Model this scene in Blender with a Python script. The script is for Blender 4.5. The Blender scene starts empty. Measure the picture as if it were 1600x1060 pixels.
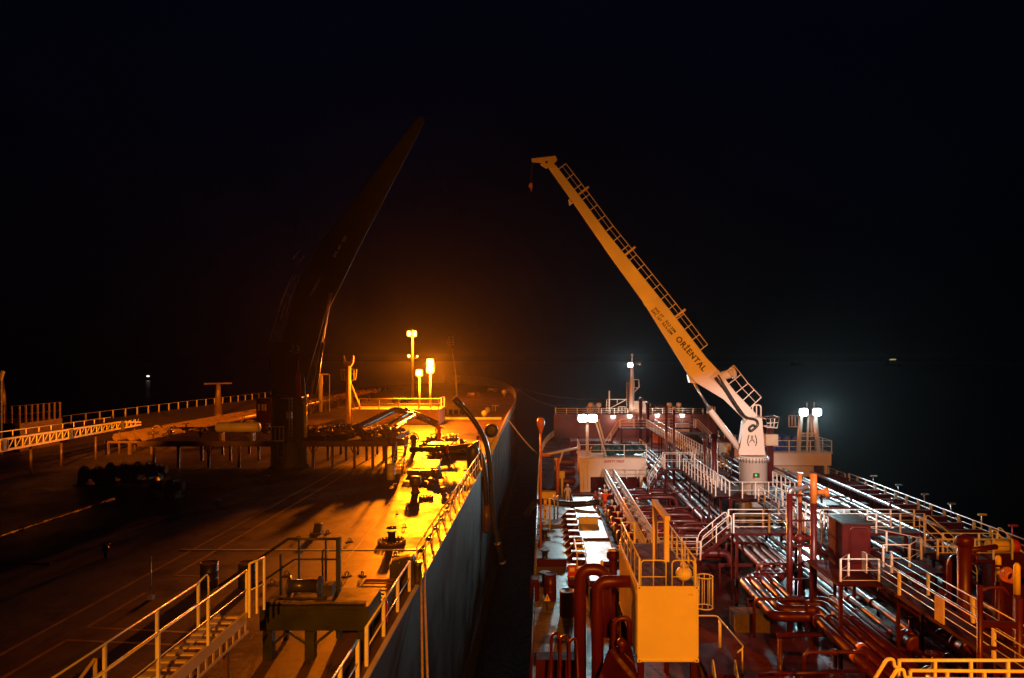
import bpy, bmesh, math, random
from mathutils import Vector as V, Matrix
random.seed(7)
S = bpy.context.scene
C = S.collection
PI = math.pi
ZC, F = 22.5, 1100.0          # eye height above the water, focal length in photo pixels
ZL, ZR = 13.5, 8.5            # main deck heights: dark crude carrier on the left, red product tanker on the right


def at(px, py, Y):
    return V(((px - 848) * Y / F, Y, ZC - (py - 560) * Y / F))


def onz(px, py, z):
    return at(px, py, (ZC - z) * F / (py - 560))


# ------------------------------------------------------------------ materials
def nodes(m):
    m.use_nodes = True
    nt = m.node_tree
    nt.nodes.clear()
    return nt, nt.nodes.new, nt.links.new


def paint(name, col, rough=.5, var=.35, scale=1.5, rust=0., rustcol=(.16, .055, .02), bump=.15, metal=0., rvar=.2, fine=14., spec=.5):
    m = bpy.data.materials.new(name)
    nt, N, L = nodes(m)
    out = N('ShaderNodeOutputMaterial')
    b = N('ShaderNodeBsdfPrincipled')
    tc = N('ShaderNodeTexCoord')
    n1 = N('ShaderNodeTexNoise'); n1.inputs['Scale'].default_value = scale; n1.inputs['Detail'].default_value = 8; n1.inputs['Roughness'].default_value = .65
    L(tc.outputs['Object'], n1.inputs['Vector'])
    r1 = N('ShaderNodeMapRange'); r1.inputs['From Min'].default_value = .3; r1.inputs['From Max'].default_value = .7
    L(n1.outputs['Fac'], r1.inputs['Value'])
    mx = N('ShaderNodeMix'); mx.data_type = 'RGBA'
    mx.inputs['A'].default_value = (*[c * (1 - var) for c in col], 1)
    mx.inputs['B'].default_value = (*[min(1, c * (1 + var * .35)) for c in col], 1)
    L(r1.outputs['Result'], mx.inputs['Factor'])
    last = mx.outputs['Result']
    if rust > 0:
        n2 = N('ShaderNodeTexNoise'); n2.inputs['Scale'].default_value = scale * 2.3; n2.inputs['Detail'].default_value = 10; n2.inputs['Roughness'].default_value = .75
        mp = N('ShaderNodeMapping'); mp.inputs['Scale'].default_value = (1, 1, .3)
        L(tc.outputs['Object'], mp.inputs['Vector']); L(mp.outputs['Vector'], n2.inputs['Vector'])
        r2 = N('ShaderNodeMapRange'); r2.inputs['From Min'].default_value = .68 - rust * .25; r2.inputs['From Max'].default_value = .76 - rust * .25
        L(n2.outputs['Fac'], r2.inputs['Value'])
        m2 = N('ShaderNodeMix'); m2.data_type = 'RGBA'
        m2.inputs['B'].default_value = (*rustcol, 1)
        L(r2.outputs['Result'], m2.inputs['Factor']); L(last, m2.inputs['A'])
        last = m2.outputs['Result']
    L(last, b.inputs['Base Color'])
    r3 = N('ShaderNodeMapRange'); r3.inputs['To Min'].default_value = max(.03, rough - rvar); r3.inputs['To Max'].default_value = min(1, rough + rvar)
    r3.inputs['From Min'].default_value = .25; r3.inputs['From Max'].default_value = .75
    n3 = N('ShaderNodeTexNoise'); n3.inputs['Scale'].default_value = scale * 1.7; n3.inputs['Detail'].default_value = 6
    L(tc.outputs['Object'], n3.inputs['Vector']); L(n3.outputs['Fac'], r3.inputs['Value']); L(r3.outputs['Result'], b.inputs['Roughness'])
    b.inputs['Metallic'].default_value = metal; b.inputs['Specular IOR Level'].default_value = spec
    if bump:
        n4 = N('ShaderNodeTexNoise'); n4.inputs['Scale'].default_value = fine; n4.inputs['Detail'].default_value = 4
        L(tc.outputs['Object'], n4.inputs['Vector'])
        bp = N('ShaderNodeBump'); bp.inputs['Strength'].default_value = bump; bp.inputs['Distance'].default_value = .02
        L(n4.outputs['Fac'], bp.inputs['Height']); L(bp.outputs['Normal'], b.inputs['Normal'])
    L(b.outputs['BSDF'], out.inputs['Surface'])
    return m


def deck_paint(name, col, col2, wet, dry, seam=(3.2, 12.), spot=.5, spec=.5):
    """worn ship's deck: plate seams, stains, scuffs, wet and dry patches"""
    m = bpy.data.materials.new(name)
    nt, N, L = nodes(m)
    out = N('ShaderNodeOutputMaterial'); b = N('ShaderNodeBsdfPrincipled'); tc = N('ShaderNodeTexCoord')
    def noise(sc, det=8, ro=.6, mapscale=None):
        n = N('ShaderNodeTexNoise'); n.inputs['Scale'].default_value = sc; n.inputs['Detail'].default_value = det; n.inputs['Roughness'].default_value = ro
        if mapscale:
            mp = N('ShaderNodeMapping'); mp.inputs['Scale'].default_value = mapscale
            L(tc.outputs['Object'], mp.inputs['Vector']); L(mp.outputs['Vector'], n.inputs['Vector'])
        else:
            L(tc.outputs['Object'], n.inputs['Vector'])
        return n.outputs['Fac']
    def rng(sock, a, bb, c=0., d=1.):
        r = N('ShaderNodeMapRange'); r.inputs['From Min'].default_value = a; r.inputs['From Max'].default_value = bb
        r.inputs['To Min'].default_value = c; r.inputs['To Max'].default_value = d
        L(sock, r.inputs['Value']); return r.outputs['Result']
    def mix(fac, A, B):
        x = N('ShaderNodeMix'); x.data_type = 'RGBA'; L(fac, x.inputs['Factor'])
        for s, k in ((A, 'A'), (B, 'B')):
            if isinstance(s, tuple): x.inputs[k].default_value = (*s, 1)
            else: L(s, x.inputs[k])
        return x.outputs['Result']
    c = mix(rng(noise(.25), .35, .65), col, col2)
    c = mix(rng(noise(1.3, 10, .7), .56, .66, 0, .55), c, tuple(x * .45 for x in col))
    c = mix(rng(noise(1.1, 6, .6, (1.2, .45, 1)), .59, .64, 0, spot), c, tuple(x * .2 for x in col))
    br = N('ShaderNodeTexBrick')
    br.inputs['Scale'].default_value = 1; br.inputs['Mortar Size'].default_value = .02; br.inputs['Brick Width'].default_value = seam[0]; br.inputs['Row Height'].default_value = seam[1]
    br.inputs['Color1'].default_value = br.inputs['Color2'].default_value = (0, 0, 0, 1); br.inputs['Mortar'].default_value = (1, 1, 1, 1)
    L(tc.outputs['Object'], br.inputs['Vector'])
    c = mix(rng(br.outputs['Color'], 0, 1, 0, .5), c, tuple(x * .35 for x in col))
    L(c, b.inputs['Base Color'])
    b.inputs['Specular IOR Level'].default_value = spec
    L(rng(noise(.55, 9, .7), .38, .62, wet, dry), b.inputs['Roughness'])
    bp = N('ShaderNodeBump'); bp.inputs['Strength'].default_value = .35; bp.inputs['Distance'].default_value = .03
    ad = N('ShaderNodeMath'); ad.operation = 'ADD'
    L(noise(3.5, 6, .6), ad.inputs[0]); L(br.outputs['Color'], ad.inputs[1]); L(ad.outputs[0], bp.inputs['Height'])
    L(bp.outputs['Normal'], b.inputs['Normal'])
    L(b.outputs['BSDF'], out.inputs['Surface'])
    return m


def glow(name, col, strength):
    m = bpy.data.materials.new(name)
    nt, N, L = nodes(m)
    out = N('ShaderNodeOutputMaterial'); e = N('ShaderNodeEmission')
    e.inputs['Color'].default_value = (*col, 1); e.inputs['Strength'].default_value = strength
    L(e.outputs[0], out.inputs['Surface'])
    return m


M = dict(
    white=paint('white_paint', (.74, .72, .68), .42, .25, 1.2, .18),
    railwhite=paint('rail_white_paint', (.78, .76, .72), .4, .2, 3, .15, bump=.05),
    boom=paint('crane_white_paint', (.74, .69, .62), .45, .16, .35, .12, bump=.06),
    box=paint('container_white_paint', (.80, .74, .62), .45, .1, .8, .06, bump=.05),
    red=paint('deck_red_paint', (.062, .003, .0014), .74, .45, 1.1, .12, bump=.2, spec=.15),
    redpipe=paint('pipe_red_paint', (.085, .006, .003), .40, .4, .9, .12, bump=.1, spec=.4),
    redbright=paint('signal_red_paint', (.5, .03, .015), .35, .2, 2),
    orange=paint('orange_paint', (.55, .16, .02), .45, .25, 2, .1),
    yellow=paint('yellow_paint', (.80, .62, .02), .45, .2, 2, .1),
    darkgreen=paint('dark_green_paint', (.02, .024, .011), .45, .4, 1, .2),
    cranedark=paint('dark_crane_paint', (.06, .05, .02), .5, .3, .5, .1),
    steel=paint('galvanised_steel', (.42, .42, .42), .33, .3, 2, .1, metal=.7),
    darksteel=paint('dark_steel', (.035, .032, .03), .4, .4, 2, .2),
    brown=paint('brown_oxide_paint', (.13, .07, .035), .4, .4, 1, .25),
    lpipe=paint('left_pipe_paint', (.16, .09, .045), .24, .3, 1, .1, bump=.08, rvar=.1),
    cream=paint('cream_paint', (.62, .52, .38), .45, .25, .8, .15),
    rubber=paint('black_rubber', (.018, .016, .016), .38, .3, 3, bump=.25),
    rope=paint('mooring_rope', (.45, .33, .2), .85, .4, 6, bump=.6, fine=40),
    greyrope=paint('grey_rope', (.06, .058, .06), .85, .4, 6, bump=.6, fine=40),
    blue=paint('blue_tarpaulin', (.02, .05, .42), .4, .4, 1.5, bump=.5, fine=6),
    teal=paint('teal_tarpaulin', (.01, .07, .1), .45, .5, 1.5, bump=.6, fine=6),
    black=paint('black_lettering', (.012, .01, .01), .5, .2, 2, bump=0),
    redletter=paint('red_lettering', (.42, .05, .02), .5, .2, 2, bump=0),
    whiteletter=paint('white_lettering', (.75, .72, .68), .5, .2, 2, bump=0),
    markline=paint('yellow_deck_line', (.55, .34, .09), .5, .5, 1.2, .3),
    tray=deck_paint('wet_tray_plate', (.36, .37, .37), (.5, .5, .5), .3, .5, (2.4, 1.5), .3),
    hull=paint('dark_hull_paint', (.013, .015, .02), .6, .45, .25, .1, (.05, .03, .025), bump=.25, fine=1.5, spec=.3),
    boottop=paint('boot_topping_paint', (.05, .085, .12), .5, .5, .5, .1, bump=.3, fine=2),
    hullred=paint('red_hull_paint', (.10, .02, .015), .5, .4, .4, .1),
    deckL=deck_paint('left_deck_paint', (.085, .046, .022), (.115, .064, .03), .44, .66, (3.0, 11.), .8, spec=.75),
    decksheen=deck_paint('side_deck_lamp_sheen', (.15, .12, .12), (.30, .29, .31), .15, .5, (2.6, 6.), .6),  # grey tones stand in for white lamp reflection on the wet red deck
    deckR=deck_paint('right_deck_paint', (.06, .006, .004), (.10, .018, .014), .2, .55, (2.6, 9.), spec=.22),
    skin=paint('skin', (.5, .3, .2), .6, .1, 9, bump=0),
    coverwhite=paint('white_coverall', (.75, .72, .66), .85, .2, 6, bump=.2),
    coverorange=paint('orange_coverall', (.80, .12, .015), .85, .2, 6, bump=.2),
    coverred=paint('red_coverall', (.40, .05, .02), .85, .2, 6, bump=.2),
    boots=paint('black_boots', (.02, .018, .016), .5, .2, 6, bump=0),
    wood=paint('weathered_wood', (.10, .07, .035), .8, .4, 4, bump=.4),
    lens_sodium=glow('sodium_lens', (1, .6, .13), 9),
    lens_white=glow('floodlight_lens', (.75, 1, 1), 40),
    lens_small=glow('bulkhead_lens', (1, .86, .72), 14),
    lens_far=glow('far_lamp_lens', (1, .95, .8), 1.6),
    lens_green=glow('green_indicator', (.02, 1, .15), 2.0),
    lens_yellow=glow('far_yellow_lens', (1, .9, .3), .7),
)


# ------------------------------------------------------------------ mesh builder
OFF = {}


class MB:
    def __init__(s):
        s.v = []; s.f = []; s.sm = []

    def add(s, vs, fs, smooth=False):
        n = len(s.v)
        s.v += [V(p) for p in vs]
        s.f += [[n + i for i in f] for f in fs]
        s.sm += [smooth] * len(fs)
        return s

    def box(s, x0, x1, y0, y1, z0, z1):
        vs = [(x, y, z) for x in (x0, x1) for y in (y0, y1) for z in (z0, z1)]
        return s.add(vs, [(0, 1, 3, 2), (4, 6, 7, 5), (0, 4, 5, 1), (2, 3, 7, 6), (0, 2, 6, 4), (1, 5, 7, 3)])

    def cbox(s, c, x, y, z):
        c = V(c)
        return s.box(c.x - x / 2, c.x + x / 2, c.y - y / 2, c.y + y / 2, c.z - z / 2, c.z + z / 2)

    def bar(s, p, q, w, h=None, up=(0, 0, 1)):
        p, q = V(p), V(q); h = h or w
        d = (q - p).normalized(); u = V(up)
        if abs(d.dot(u)) > .95: u = V((0, 1, 0))
        a = d.cross(u).normalized(); b = a.cross(d).normalized()
        vs = [e + a * (w / 2 * i) + b * (h / 2 * j) for e in (p, q) for i, j in ((-1, -1), (1, -1), (1, 1), (-1, 1))]
        return s.add(vs, [(0, 3, 2, 1), (4, 5, 6, 7), (0, 1, 5, 4), (1, 2, 6, 5), (2, 3, 7, 6), (3, 0, 4, 7)])

    def tube(s, pts, r, n=8, closed=False):
        pts = [V(p) for p in pts]
        k = len(pts)
        rs = r if isinstance(r, (list, tuple)) else [r] * k
        base = len(s.v)
        prev = None
        for i, p in enumerate(pts):
            a = pts[i - 1] if (i > 0 or closed) else p
            b = pts[(i + 1) % k] if (i < k - 1 or closed) else p
            d = (b - a).normalized()
            if prev is None:
                u = V((0, 0, 1)) if abs(d.z) < .9 else V((0, 1, 0))
                u = (u - d * u.dot(d)).normalized()
            else:
                u = (prev - d * prev.dot(d)).normalized()
            prev = u
            w = d.cross(u)
            for j in range(n):
                t = 2 * PI * j / n
                s.v.append(p + (u * math.cos(t) + w * math.sin(t)) * rs[i])
        for i in range(k if closed else k - 1):
            for j in range(n):
                i2 = (i + 1) % k
                s.f.append([base + i * n + j, base + i * n + (j + 1) % n, base + i2 * n + (j + 1) % n, base + i2 * n + j]); s.sm.append(True)
        if not closed:
            s.f.append([base + j for j in range(n)][::-1]); s.sm.append(False)
            s.f.append([base + (k - 1) * n + j for j in range(n)]); s.sm.append(False)
        return s

    def lathe(s, c, prof, n=20, axis='z'):
        c = V(c); base = len(s.v)
        for r, z in prof:
            for j in range(n):
                t = 2 * PI * j / n
                a, b = r * math.cos(t), r * math.sin(t)
                s.v.append(c + (V((a, b, z)) if axis == 'z' else V((a, z, b)) if axis == 'y' else V((z, a, b))))
        for i in range(len(prof) - 1):
            for j in range(n):
                s.f.append([base + i * n + j, base + i * n + (j + 1) % n, base + (i + 1) * n + (j + 1) % n, base + (i + 1) * n + j])
                s.sm.append(True)
        s.f.append([base + j for j in range(n)][::-1]); s.sm.append(False)
        s.f.append([base + (len(prof) - 1) * n + j for j in range(n)]); s.sm.append(False)
        return s

    def sphere(s, c, r, n=14, sz=1.):
        k = n // 2
        prof = [(max(.001, r * math.sin(PI * i / k)), -r * sz * math.cos(PI * i / k)) for i in range(k + 1)]
        return s.lathe(c, prof, n)

    def prism(s, poly, d):
        d = V(d); n = len(poly)
        vs = [V(p) for p in poly] + [V(p) + d for p in poly]
        return s.add(vs, [tuple(range(n))[::-1], tuple(range(n, 2 * n))] + [(i, (i + 1) % n, n + (i + 1) % n, n + i) for i in range(n)])

    def ring(s, c, R, r, axis='z', n=20, m=6):
        c = V(c); pts = []
        for i in range(n):
            t = 2 * PI * i / n
            a, b = R * math.cos(t), R * math.sin(t)
            pts.append(c + (V((a, b, 0)) if axis == 'z' else V((a, 0, b)) if axis == 'y' else V((0, a, b))))
        return s.tube(pts, r, m, True)

    def wheel(s, c, R, axis='z', r=.018, spokes=4):
        s.ring(c, R, r, axis, 14, 5)
        c = V(c)
        for i in range(spokes):
            t = PI * i / spokes
            a, b = R * math.cos(t), R * math.sin(t)
            d = V((a, b, 0)) if axis == 'z' else V((a, 0, b)) if axis == 'y' else V((0, a, b))
            s.tube([c - d, c + d], r * .8, 4)
        return s

    def build(s, name, mat, parent=None, loc=None, bevel=0):
        if parent is not None:
            off = OFF[parent.name]
        elif loc is not None:
            off = V(loc)
        else:
            n = len(s.v)
            off = V((sum(p.x for p in s.v) / n, sum(p.y for p in s.v) / n, min(p.z for p in s.v)))
        me = bpy.data.meshes.new(name)
        me.from_pydata([p - off for p in s.v], [], s.f)
        me.polygons.foreach_set('use_smooth', s.sm)
        bm = bmesh.new(); bm.from_mesh(me); bmesh.ops.recalc_face_normals(bm, faces=bm.faces); bm.to_mesh(me); bm.free()
        me.materials.append(M[mat] if isinstance(mat, str) else mat)
        o = bpy.data.objects.new(name, me); C.objects.link(o)
        if parent is not None: o.parent = parent
        else: o.location = off
        OFF[o.name] = off
        if bevel:
            b = o.modifiers.new('edge', 'BEVEL'); b.width = bevel; b.segments = 2; b.limit_method = 'ANGLE'
        return o


def tag(o, label=None, cat=None, group=None, kind=None):
    if label: o['label'] = label
    if cat: o['category'] = cat
    if group: o['group'] = group
    if kind: o['kind'] = kind
    return o


def thing(name, label, cat, loc, group=None):
    o = bpy.data.objects.new(name, None); C.objects.link(o)
    o.location = V(loc); o.empty_display_size = .3
    OFF[o.name] = V(loc)
    return tag(o, label, cat, group)


def inst(src, parent, shift):
    """another part with the mesh of src, shifted"""
    c = src.copy(); C.objects.link(c); c.parent = parent
    c.location = src.location + V(shift)
    OFF[c.name] = OFF[parent.name]
    return c


def copy_tree(o, parent=None):
    c = o.copy(); C.objects.link(c)
    if parent is not None: c.parent = parent
    OFF[c.name] = OFF[o.name]
    for ch in list(o.children): copy_tree(ch, c)
    return c


def dup(root, loc, label, rz=None, group=None):
    c = copy_tree(root)
    c.location = V(loc); OFF[c.name] = V(loc)
    if rz is not None: c.rotation_euler.z = rz
    return tag(c, label, group=group)


def fillet(pts, R, n=5):
    pts = [V(p) for p in pts]; out = [pts[0]]
    for i in range(1, len(pts) - 1):
        p, a, b = pts[i], pts[i - 1], pts[i + 1]
        da, db = (a - p), (b - p)
        r = min(R, da.length * .49, db.length * .49)
        s, e = p + da.normalized() * r, p + db.normalized() * r
        for k in range(n + 1):
            t = k / n
            out.append(s * (1 - t) ** 2 + p * (2 * t * (1 - t)) + e * t * t)
    out.append(pts[-1])
    return out


def sag(p, q, drop, n=14):
    p, q = V(p), V(q)
    return [p.lerp(q, i / n) - V((0, 0, drop * 4 * (i / n) * (1 - i / n))) for i in range(n + 1)]


def lettering(txt, size, origin, xdir, ydir, mat, parent=None, name='lettering', depth=.012, bold=0., align='LEFT', space=1.):
    cu = bpy.data.curves.new('t', 'FONT'); cu.body = txt; cu.size = size; cu.extrude = depth; cu.offset = bold; cu.align_x = align; cu.space_character = space
    o = bpy.data.objects.new('t', cu); C.objects.link(o)
    bpy.context.view_layer.update()
    me = bpy.data.meshes.new_from_object(o.evaluated_get(bpy.context.evaluated_depsgraph_get()))
    bpy.data.objects.remove(o)
    x, y = V(xdir).normalized(), V(ydir).normalized()
    z = x.cross(y)
    mb = MB()
    mb.add([V(origin) + x * v.co.x + y * v.co.y + z * v.co.z for v in me.vertices], [tuple(p.vertices) for p in me.polygons])
    bpy.data.meshes.remove(me)
    return mb.build(name, mat, parent)


def posts_along(pts, sp):
    """points every sp metres along a polyline, ends included"""
    out = []
    for i in range(len(pts) - 1):
        a, b = V(pts[i]), V(pts[i + 1])
        k = max(1, round((b - a).length / sp))
        for j in range(k): out.append(a.lerp(b, j / k))
    out.append(V(pts[-1]))
    return out


def rail_parts(parent, pts, h=1.05, levels=(1., .66, .33), sp=1.5, mat='railwhite', pw=.075, r=.024, post='post', rail='handrail', flat=None):
    pts = [V(p) for p in pts]
    for l in levels:
        q = [p + V((0, 0, h * l)) for p in pts]
        o = MB().tube(q, r * (1.15 if l == 1. else .8), 6).build(rail if l == 1. else 'middle_rail', mat, parent)
        if l == 1.: ro = o
    first = None
    for p in posts_along(pts, sp):
        if first is None:
            m = MB()
            m.box(p.x - pw / 2, p.x + pw / 2, p.y - (flat or pw) / 2, p.y + (flat or pw) / 2, p.z, p.z + h)
            first = m.build(post, mat, parent); p0 = p
        else:
            inst(first, parent, p - p0)
    return ro


def railing(label, pts, group=None, **kw):
    pts = [V(p) for p in pts]
    t = thing('railing', label, 'railing', sum(pts, V()) / len(pts), group)
    rail_parts(t, pts, **kw)
    return t


def walkway(label, p, q, width=1.15, h=1.05, sp=1.5, sides=(-1, 1), legs=(), mat='railwhite', floor='red', levels=(1., .66, .33), name='walkway', pw=.075, thick=.14, r=.024):
    p, q = V(p), V(q)
    t = thing(name, label, 'walkway', (p + q) / 2 )
    d = (q - p).normalized(); n = V((d.y, -d.x, 0)).normalized()
    mb = MB()
    mb.bar(p - V((0, 0, .04)), q - V((0, 0, .04)), width, .05)
    for s in (-1, 1):
        mb.bar(p + n * s * width / 2 - V((0, 0, thick / 2)), q + n * s * width / 2 - V((0, 0, thick / 2)), .07, thick)
    mb.build('grating', floor, t)
    for s in sides:
        rail_parts(t, [p + n * s * width / 2, q + n * s * width / 2], h, levels, sp, mat, pw, r=r)
    for l in legs:
        c = p.lerp(q, l)
        for s in (-1, 1):
            e = c + n * s * width * .42
            m = MB(); m.bar(e - V((0, 0, thick)), V((e.x, e.y, ZR)), .13)
            m.build('leg', floor, t)
    return t


def stairs(label, top, bot, width=.8, mat='railwhite', tread='red', h=1.0, loops=True):
    top, bot = V(top), V(bot)
    t = thing('stairs', label, 'stairs', bot)
    d = bot - top
    n = V((d.y, -d.x, 0)).normalized()
    for s in (-1, 1):
        m = MB(); m.bar(top + n * s * width / 2, bot + n * s * width / 2, .05, .2); m.build('stringer', tread, t)
        m = MB()
        a, b = top + n * s * width / 2, bot + n * s * width / 2
        up = V((0, 0, h))
        m.tube(fillet([a, a + up, b + up, b], .35), .026, 6)
        m.tube([a + up * .5, b + up * .5], .018, 6)
        m.bar(a.lerp(b, .5), a.lerp(b, .5) + up, .05)
        m.build('handrail', mat, t)
    k = max(3, round(abs(d.z) / .23))
    m = MB()
    src = None
    for i in range(1, k):
        c = top.lerp(bot, i / k)
        if src is None:
            m.bar(c - n * width / 2, c + n * width / 2, .24, .035); src = m.build('step', tread, t); c0 = c
        else: inst(src, t, c - c0)
    return t


def ladder_mesh(mb, p, q, w, wd, sp=.3, r=.025):
    p, q, wd = V(p), V(q), V(wd).normalized()
    for s in (-1, 1): mb.tube([p + wd * s * w / 2, q + wd * s * w / 2], r, 6)
    k = max(2, round((q - p).length / sp))
    for i in range(1, k):
        c = p.lerp(q, i / k); mb.tube([c - wd * w / 2, c + wd * w / 2], r * .7, 5)
    return mb


def lamp(loc, power, col, radius=.25, name='lamp_light', spot=None, aim=None, blend=.5):
    d = bpy.data.lights.new(name, 'SPOT' if spot else 'POINT')
    d.energy = power; d.color = col; d.shadow_soft_size = radius
    o = bpy.data.objects.new(name, d); C.objects.link(o); o.location = V(loc)
    if spot:
        d.spot_size = math.radians(spot); d.spot_blend = blend
        o.rotation_euler = (V(aim) - V(loc)).to_track_quat('-Z', 'Y').to_euler()
    return o


SODIUM = (1.0, .26, .006)
SODIUM_DECK = (1.0, .19, .003)
WHITE = (.64, .96, 1.0)


def floodlight(parent, c, w=.55, h=.5, lens='lens_white', face=-1, tilt=.15, name='floodlight'):
    """housing with a lit lens that faces along face*Y"""
    c = V(c)
    m = MB(); m.prism([c + V((-w / 2, 0, -h / 2)), c + V((w / 2, 0, -h / 2)), c + V((w / 2, 0, h / 2)), c + V((-w / 2, 0, h / 2))], (0, -face * .28, 0))
    m.bar(c + V((0, -face * .14, -h / 2)), c + V((0, -face * .14, -h / 2 - .2)), .08)
    hs = m.build(name, 'darksteel', parent)
    m = MB(); m.lathe(c, [(w * .47, 0), (w * .48, face * .03), (w * .40, face * .09), (w * .16, face * .13), (.01, face * .14)], 18, 'y')
    for v in m.v:                                                    # rounded rectangle, not a ball
        dx, dz = v.x - c.x, v.z - c.z; r = math.hypot(dx, dz) or 1
        k = (abs(dx / r) ** 5 + abs(dz / r) ** 5) ** -.2
        v.x = c.x + dx * k * .93; v.z = c.z + dz * k * .93 * h / w
    m.build('lens', lens, hs)
    return hs


# ================================================================== setting: sea, sky, air
def make_sea():
    m = bpy.data.materials.new('night_sea')
    nt, N, L = nodes(m)
    out = N('ShaderNodeOutputMaterial'); b = N('ShaderNodeBsdfPrincipled'); tc = N('ShaderNodeTexCoord')
    b.inputs['Base Color'].default_value = (.002, .003, .004, 1)
    n = N('ShaderNodeTexNoise'); n.inputs['Scale'].default_value = .55; n.inputs['Detail'].default_value = 6
    n2 = N('ShaderNodeTexNoise'); n2.inputs['Scale'].default_value = 2.2; n2.inputs['Detail'].default_value = 4; b.inputs['Roughness'].default_value = .3
    ad = N('ShaderNodeMath'); ad.operation = 'MULTIPLY_ADD'; ad.inputs[1].default_value = .35
    L(tc.outputs['Object'], n.inputs['Vector']); L(tc.outputs['Object'], n2.inputs['Vector'])
    L(n2.outputs['Fac'], ad.inputs[0]); L(n.outputs['Fac'], ad.inputs[2])
    bp = N('ShaderNodeBump'); bp.inputs['Strength'].default_value = .8; bp.inputs['Distance'].default_value = .5
    L(ad.outputs[0], bp.inputs['Height']); L(bp.outputs['Normal'], b.inputs['Normal'])
    L(b.outputs['BSDF'], out.inputs['Surface'])
    mb = MB(); mb.add([(-2900, -60, 0), (2900, -60, 0), (2900, 4800, 0), (-2900, 4800, 0)], [(0, 1, 2, 3)])
    tag(mb.build('sea', m, loc=(0, 0, 0)), kind='structure')


make_sea()

w = bpy.data.worlds.new('World'); S.world = w
nt, N, L = nodes(w)
out = N('ShaderNodeOutputWorld'); bg = N('ShaderNodeBackground'); tc = N('ShaderNodeTexCoord')
sep = N('ShaderNodeSeparateXYZ'); L(tc.outputs['Generated'], sep.inputs[0])
rp = N('ShaderNodeValToRGB')
rp.color_ramp.elements[0].position = 0.; rp.color_ramp.elements[0].color = (.04, .08, .22, 1)
rp.color_ramp.elements[1].position = .5; rp.color_ramp.elements[1].color = (.16, .36, 1.5, 1)
nz = N('ShaderNodeTexNoise'); nz.inputs['Scale'].default_value = 2.5; nz.inputs['Detail'].default_value = 5
L(tc.outputs['Generated'], nz.inputs['Vector'])
mr = N('ShaderNodeMapRange'); mr.inputs['From Min'].default_value = .3; mr.inputs['From Max'].default_value = .7; mr.inputs['To Min'].default_value = .55; mr.inputs['To Max'].default_value = 1.2
L(nz.outputs['Fac'], mr.inputs['Value'])
mm = N('ShaderNodeMix'); mm.data_type = 'RGBA'; mm.blend_type = 'MULTIPLY'; mm.inputs['Factor'].default_value = 1
L(sep.outputs['Z'], rp.inputs['Fac']); L(rp.outputs['Color'], mm.inputs['A']); L(mr.outputs['Result'], mm.inputs['B'])
L(mm.outputs['Result'], bg.inputs['Color']); bg.inputs['Strength'].default_value = .0028
L(bg.outputs[0], out.inputs[0])

HAZE = .000052
m = bpy.data.materials.new('night_air')
nt, N, L = nodes(m)
out = N('ShaderNodeOutputMaterial'); pv = N('ShaderNodeVolumePrincipled')
pv.inputs['Color'].default_value = (.9, .92, .95, 1); pv.inputs['Density'].default_value = HAZE; pv.inputs['Anisotropy'].default_value = .85
L(pv.outputs[0], out.inputs['Volume'])
mb = MB(); mb.box(-3000, 3000, -100, 5000, -1, 47)
tag(mb.build('haze', m, loc=(0, 0, 0)), kind='stuff')


# ================================================================== red product tanker (right)
def hull_sheet(outline, z0, z1):
    mb = MB(); n = len(outline)
    mb.add([(x, y, z0) for x, y in outline] + [(x, y, z1) for x, y in outline], [(i, (i + 1) % n, n + (i + 1) % n, n + i) for i in range(n)])
    return mb


CX = 16.3
half = [(-30, 16.9), (88, 16.9), (102, 16.6), (112, 16.0), (118, 15.3), (124, 14.35), (131, 12.0), (138, 8.8), (145, 4.6), (149, .6)]
outR = [(CX - h, y) for y, h in half] + [(CX + h, y) for y, h in half[::-1]]
ship = thing('tanker_ship', 'red decked product tanker with white railings filling the right half', 'ship', (CX, 60, 0))
hull_sheet(outR, -2, ZR + .02).build('hull', 'hullred', ship)
mb = MB(); mb.add([(x, y, ZR) for x, y in outR], [tuple(range(len(outR)))]); mb.build('deck', 'deckR', ship)
fore = [(x, y) for x, y in outR if y >= 124]
ZF = 12.6
mb = hull_sheet(fore, ZR - .1, ZF); mb.build('forecastle', 'hullred', ship)
mb = MB(); mb.add([(x, y, ZF + .01) for x, y in fore], [tuple(range(len(fore)))]); mb.build('forecastle_deck', 'deckR', ship)
mb = MB()
for k in range(9):                                                   # stiffeners on the forecastle bulkhead
    x = CX - 13 + k * 3.25
    mb.box(x - .06, x + .06, 123.8, 124, ZR, ZF - .2)
mb.build('bulkhead_stiffeners', 'hullred', ship)
mb = MB(); mb.box(-.45, 2.6, 18, 72, ZR + .001, ZR + .005); mb.build("side_deck_sheen", "decksheen", ship)  # thin sheet with the floodlight sheen painted into its grey colour
mb = MB()                                                            # low gunwale plate round the deck edge
for s in (1, -1):
    e = [(CX + s * (h - .05), y) for y, h in half[:6]]
    for i in range(len(e) - 1):
        mb.bar((*e[i], ZR + .17), (*e[i + 1], ZR + .17), .05, .34)
mb.build('gunwale', 'red', ship)

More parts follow.
